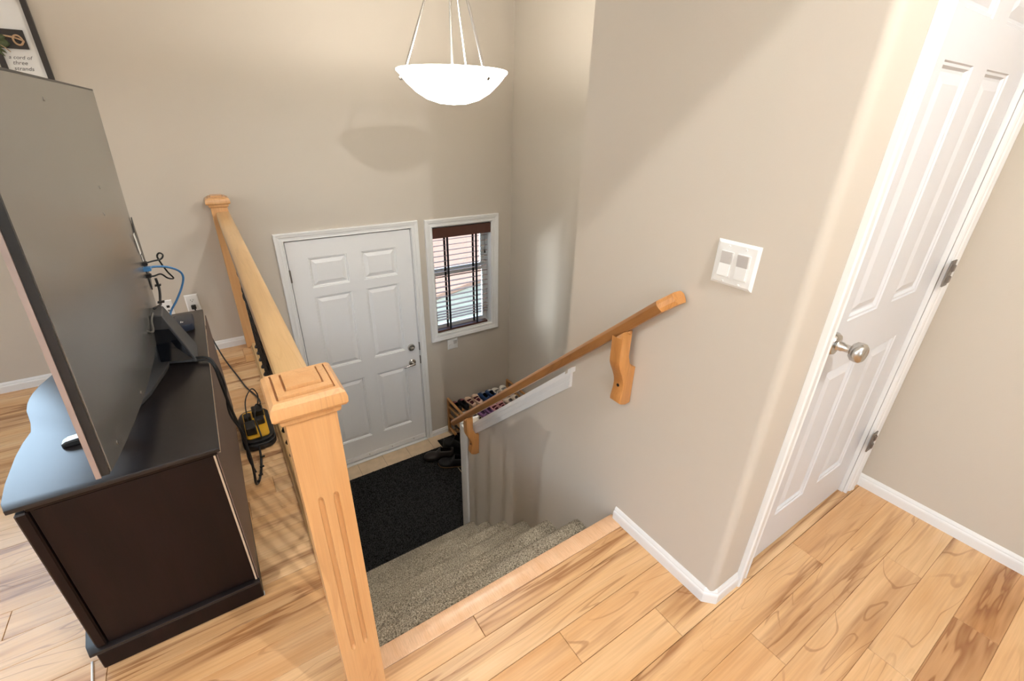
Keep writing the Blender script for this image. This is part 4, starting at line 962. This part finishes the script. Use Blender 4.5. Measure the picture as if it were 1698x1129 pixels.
def shoe(name, label, group, loc, rz, L, W, H, upper, sole, lining, style='sneaker', cat='shoe', toe=None, mirror=False, pitch=0.0):
    t = thing(name, label, cat, (0, 0, 0), group)
    sgn = -1 if mirror else 1
    n = 15; ts = np.linspace(0, 1, n)
    def wd(u): return W/2*(.72+.06*math.sin(PI*u)+.34*sm(.35, .75, u))*math.sqrt(max(.0, 1-((u-.5)/.505)**8))*(1 if u < .8 else math.sqrt(max(.06, 1-((u-.8)/.215)**2)))
    def cx(u): return sgn*.05*W*math.sin(PI*u*1.2)
    th = .16*H if style != 'boot' else .14*H
    # sole
    bm = bmesh.new(); A = []; B = []
    outl = [(cx(u)-wd(u)*1.04, (u-.5)*L*1.02) for u in ts]+[(cx(u)+wd(u)*1.04, (u-.5)*L*1.02) for u in ts[::-1]]
    clean = []
    for p in outl:
        if not clean or math.dist(p, clean[-1]) > 1e-4: clean.append(p)
    bm_prism(bm, clean, 2, .0, th, .0015); obj('sole', bm, sole, t, smooth=50)
    # upper: open collar between heel and instep
    def ht(u):
        if style == 'boot': return H*(.98 if u < .42 else .98-.56*sm(.42, .62, u))*(1 if u < .85 else 1-.35*sm(.85, 1.0, u))
        if style == 'flat': return H*(.80-.25*sm(.1, .5, u)+.05*sm(.5, .7, u))*(1 if u < .85 else 1-.35*sm(.85, 1, u))
        return H*(1.0-.18*sm(0, .3, u)+.08*sm(.35, .5, u)-.40*sm(.5, .95, u))*(1 if u < .88 else 1-.4*sm(.88, 1, u))
    op = (.06, .44) if style == 'boot' else ((.06, .62) if style == 'flat' else (.06, .50))
    m = 13; bm = bmesh.new(); g = []
    for u in ts:
        row = []
        for q in range(m):
            a = PI*q/(m-1); h = max(ht(u)-th, .004)
            row.append(bm.verts.new((cx(u)-wd(u)*math.cos(a)*(1 if abs(math.cos(a)) > .7 else .93), (u-.5)*L, th+h*math.sin(a)**.6)))
        g.append(row)
    for i in range(n-1):
        um = (ts[i]+ts[i+1])/2
        for q in range(m-1):
            hole = op[0] < um < op[1]; lo_, hi_ = (3, m-5) if style != 'flat' else (2, m-4)
            if hole and lo_ <= q <= hi_: continue
            bm.faces.new((g[i][q], g[i+1][q], g[i+1][q+1], g[i][q+1]))
    bm.faces.new(g[0]); bmesh.ops.recalc_face_normals(bm, faces=bm.faces)
    bmesh.ops.solidify(bm, geom=bm.faces[:], thickness=-.0025)
    obj('upper', bm, upper, t, smooth=True)
    # lining
    bm = bmesh.new(); rows = [[bm.verts.new((cx(u)+wd(u)*.84*e, (u-.5)*L*.94, th+.10*H+.10*H*abs(e))) for e in (-1, -.5, 0, .5, 1)] for u in ts[1:-3]]
    for a, b in zip(rows, rows[1:]):
        for q in range(4): bm.faces.new((a[q], a[q+1], b[q+1], b[q]))
    bmesh.ops.recalc_face_normals(bm, faces=bm.faces); obj('insole', bm, lining, t)
    if style == 'sneaker':
        for k_ in range(3):
            u = .54+k_*.08; h = ht(u)
            obj('lace', tube([(cx(u)-wd(u)*.55, (u-.5)*L, h*.93), (cx(u), (u-.5)*L, h+.003), (cx(u)+wd(u)*.55, (u-.5)*L, h*.93)], .0022, 6), toe or 'white_plastic', t, True)
    if style == 'flat':
        u = .42; h = ht(u)
        obj('strap', tube([(cx(u)-wd(u)*.98, (u-.5)*L, h*.6), (cx(u)-wd(u)*.5, (u-.5)*L, h+.006), (cx(u)+wd(u)*.5, (u-.5)*L, h+.006), (cx(u)+wd(u)*.98, (u-.5)*L, h*.6)], .004, 6), toe or upper, t, True)
    if style == 'boot':
        for k_ in range(4):
            u = .44+k_*.05; h = ht(u)
            obj('lace', tube([(cx(u)-wd(u)*.5, (u-.5)*L, h*.95), (cx(u), (u-.5)*L, h+.004), (cx(u)+wd(u)*.5, (u-.5)*L, h*.95)], .003, 6), 'cable', t, True)
    if toe and style == 'sneaker':
        bm = bmesh.new(); rows = []
        for u in np.linspace(.84, .985, 5):
            rows.append([bm.verts.new((cx(u)-wd(u)*1.02*math.cos(PI*q/8), (u-.5)*L+.001, th+(max(ht(u)-th, .004)+.0015)*math.sin(PI*q/8)**.6)) for q in range(9)])
        for a, b in zip(rows, rows[1:]):
            for q in range(8): bm.faces.new((a[q], a[q+1], b[q+1], b[q]))
        bmesh.ops.recalc_face_normals(bm, faces=bm.faces); obj('toe_cap', bm, toe, t, True)
    t.location = loc; t.rotation_euler = (pitch, 0, rz)
    return t
def cm(name, c, rough=.6): M[name] = plain(name, c, rough, noise=.12, nscale=60, spec=.25)
cm('shoe_black', (.011, .010, .011, 1)); cm('shoe_beige', (.66, .47, .36, 1)); cm('shoe_navy', (.035, .075, .19, 1)); cm('shoe_white', (.72, .67, .60, 1))
cm('shoe_cream', (.70, .58, .48, 1)); cm('shoe_purple', (.24, .12, .26, 1)); cm('shoe_pink', (.70, .36, .38, 1)); cm('shoe_maroon', (.10, .02, .03, 1)); cm('shoe_dark', (.008, .0075, .0075, 1), .5)
cm('shoe_brown', (.022, .017, .015, 1), .5); cm('shoe_grey', (.42, .40, .38, 1)); cm('shoe_darkpurple', (.09, .045, .11, 1)); cm('shoe_rose', (.45, .12, .16, 1)); cm('rubber_tan', (.20, .12, .06, 1))
pairs = [
    (.462, 2.415, .064, .175, .066, 'shoe_black', 'shoe_black', 'shoe_dark', 'sneaker', 'shoe_rose', 'black sneaker with pink trim, {} of the pair at the back left of the rack'),
    (.612, 2.410, .066, .180, .068, 'shoe_beige', 'shoe_cream', 'shoe_maroon', 'flat', 'shoe_beige', 'beige strap shoe with dark red lining, {} of the pair'),
    (.770, 2.410, .068, .185, .075, 'shoe_navy', 'shoe_navy', 'shoe_dark', 'sneaker', 'shoe_white', 'navy blue shoe in the back row, {} of the pair'),
    (.934, 2.415, .066, .180, .070, 'shoe_white', 'shoe_white', 'shoe_grey', 'flat', 'shoe_cream', 'off-white shoe at the back right of the rack, {} of the pair'),
    (.462, 2.205, .063, .165, .060, 'shoe_grey', 'shoe_white', 'shoe_dark', 'flat', 'shoe_white', 'white and grey sandal at the front left of the rack, {} of the pair'),
    (.610, 2.185, .064, .170, .062, 'shoe_purple', 'shoe_white', 'shoe_darkpurple', 'sneaker', 'shoe_purple', 'purple shoe in the front row, {} of the pair'),
    (.765, 2.190, .066, .170, .062, 'shoe_pink', 'shoe_white', 'shoe_maroon', 'flat', 'shoe_pink', 'pink shoe with dark red lining in the front row, {} of the pair'),
    (.934, 2.195, .066, .180, .075, 'shoe_cream', 'shoe_white', 'shoe_grey', 'sneaker', 'shoe_cream', 'cream white shoe at the front right of the rack, {} of the pair'),
]
for (x, y, w, L, H, up, so, li, sty, toe, lab) in pairs:
    for s_, side in ((0, 'left'), (1, 'right')):
        shoe('shoe', lab.format(side), 'shoes on the top of the shoe rack', (x+s_*(w+.017), y+random.uniform(-.008, .008), SHELF+.0005), random.uniform(-.035, .035), L, w, H, up, so, li, sty, toe=toe, mirror=bool(s_))
for i, (x, y, up, lab) in enumerate(((.480, 2.36, 'shoe_dark', 'black shoe on the lower shelf, left of its pair'), (.565, 2.36, 'shoe_dark', 'black shoe on the lower shelf, right of its pair'), (.690, 2.33, 'shoe_brown', 'brown shoe on the lower shelf, left of its pair'), (.780, 2.33, 'shoe_brown', 'brown shoe on the lower shelf, right of its pair'))):
    x += .006*(i % 2)
    shoe('shoe', lab, 'shoes on the lower shelf of the rack', (x, y, -1.2495), random.uniform(-.03, .03), .24, .072, .085, up, 'shoe_dark', 'shoe_dark', 'sneaker', toe=up, mirror=bool(i % 2))
MZ = LZ+.0165
shoe('boot', 'brown and black low boot lying nearest the door on the mat', 'dark footwear on the mat', (.165, 2.205, MZ), 1.12, .27, .098, .105, 'shoe_brown', 'shoe_dark', 'shoe_dark', 'boot', cat='boot')
shoe('boot', 'black low boot on the mat beside the white wall end', 'dark footwear on the mat', (.235, 2.055, MZ), 1.0, .27, .098, .105, 'shoe_black', 'rubber_tan', 'shoe_dark', 'boot', cat='boot', mirror=True)
shoe('boot', 'tall black boot standing on the mat in front of the shoe rack', 'dark footwear on the mat', (.345, 2.235, MZ), .35, .27, .10, .17, 'shoe_dark', 'shoe_dark', 'shoe_dark', 'boot', cat='boot')

# ------------------------------------------------------------------ outside, seen through the sidelight
struct('ground_outside', box((-14, YE+.16, -1.75), (16, 30, -1.62)), 'lawn')
st = tag(obj('entry_stoop', boxes(((-1.3, YE+.16, -1.62), (1.6, YE+1.6, -1.44), .01), ((-1.3, YE+1.6, -1.62), (1.6, YE+1.95, -1.54), .01)), 'concrete'), 'pale concrete stoop outside the front door', 'step')
dk = thing('red_deck', 'reddish board driveway deck beyond the lawn outside', 'deck', (4, 9, -1.62))
dang = .35
for q in range(15):
    b = box((-4.5, -.14, 0), (4.5, .14, .10), .01)
    bmesh.ops.transform(b, matrix=Matrix.Translation((4.6, 7.6+q*.30, -1.62)) @ Matrix.Rotation(dang, 4, 'Z'), verts=b.verts); obj('board', b, 'deck_red', dk)
nb = thing('neighbour_house', 'pale sided house far outside the sidelight window', 'house', (7, 18, -1.62))
obj('wall', box((-2, 17, -1.62), (18, 17.3, 2.5)), 'siding', nb)
obj('roof', prism([(16.6, 2.5), (21, 5.0), (21, 2.5)], 0, -2.5, 18.5), 'concrete', nb)
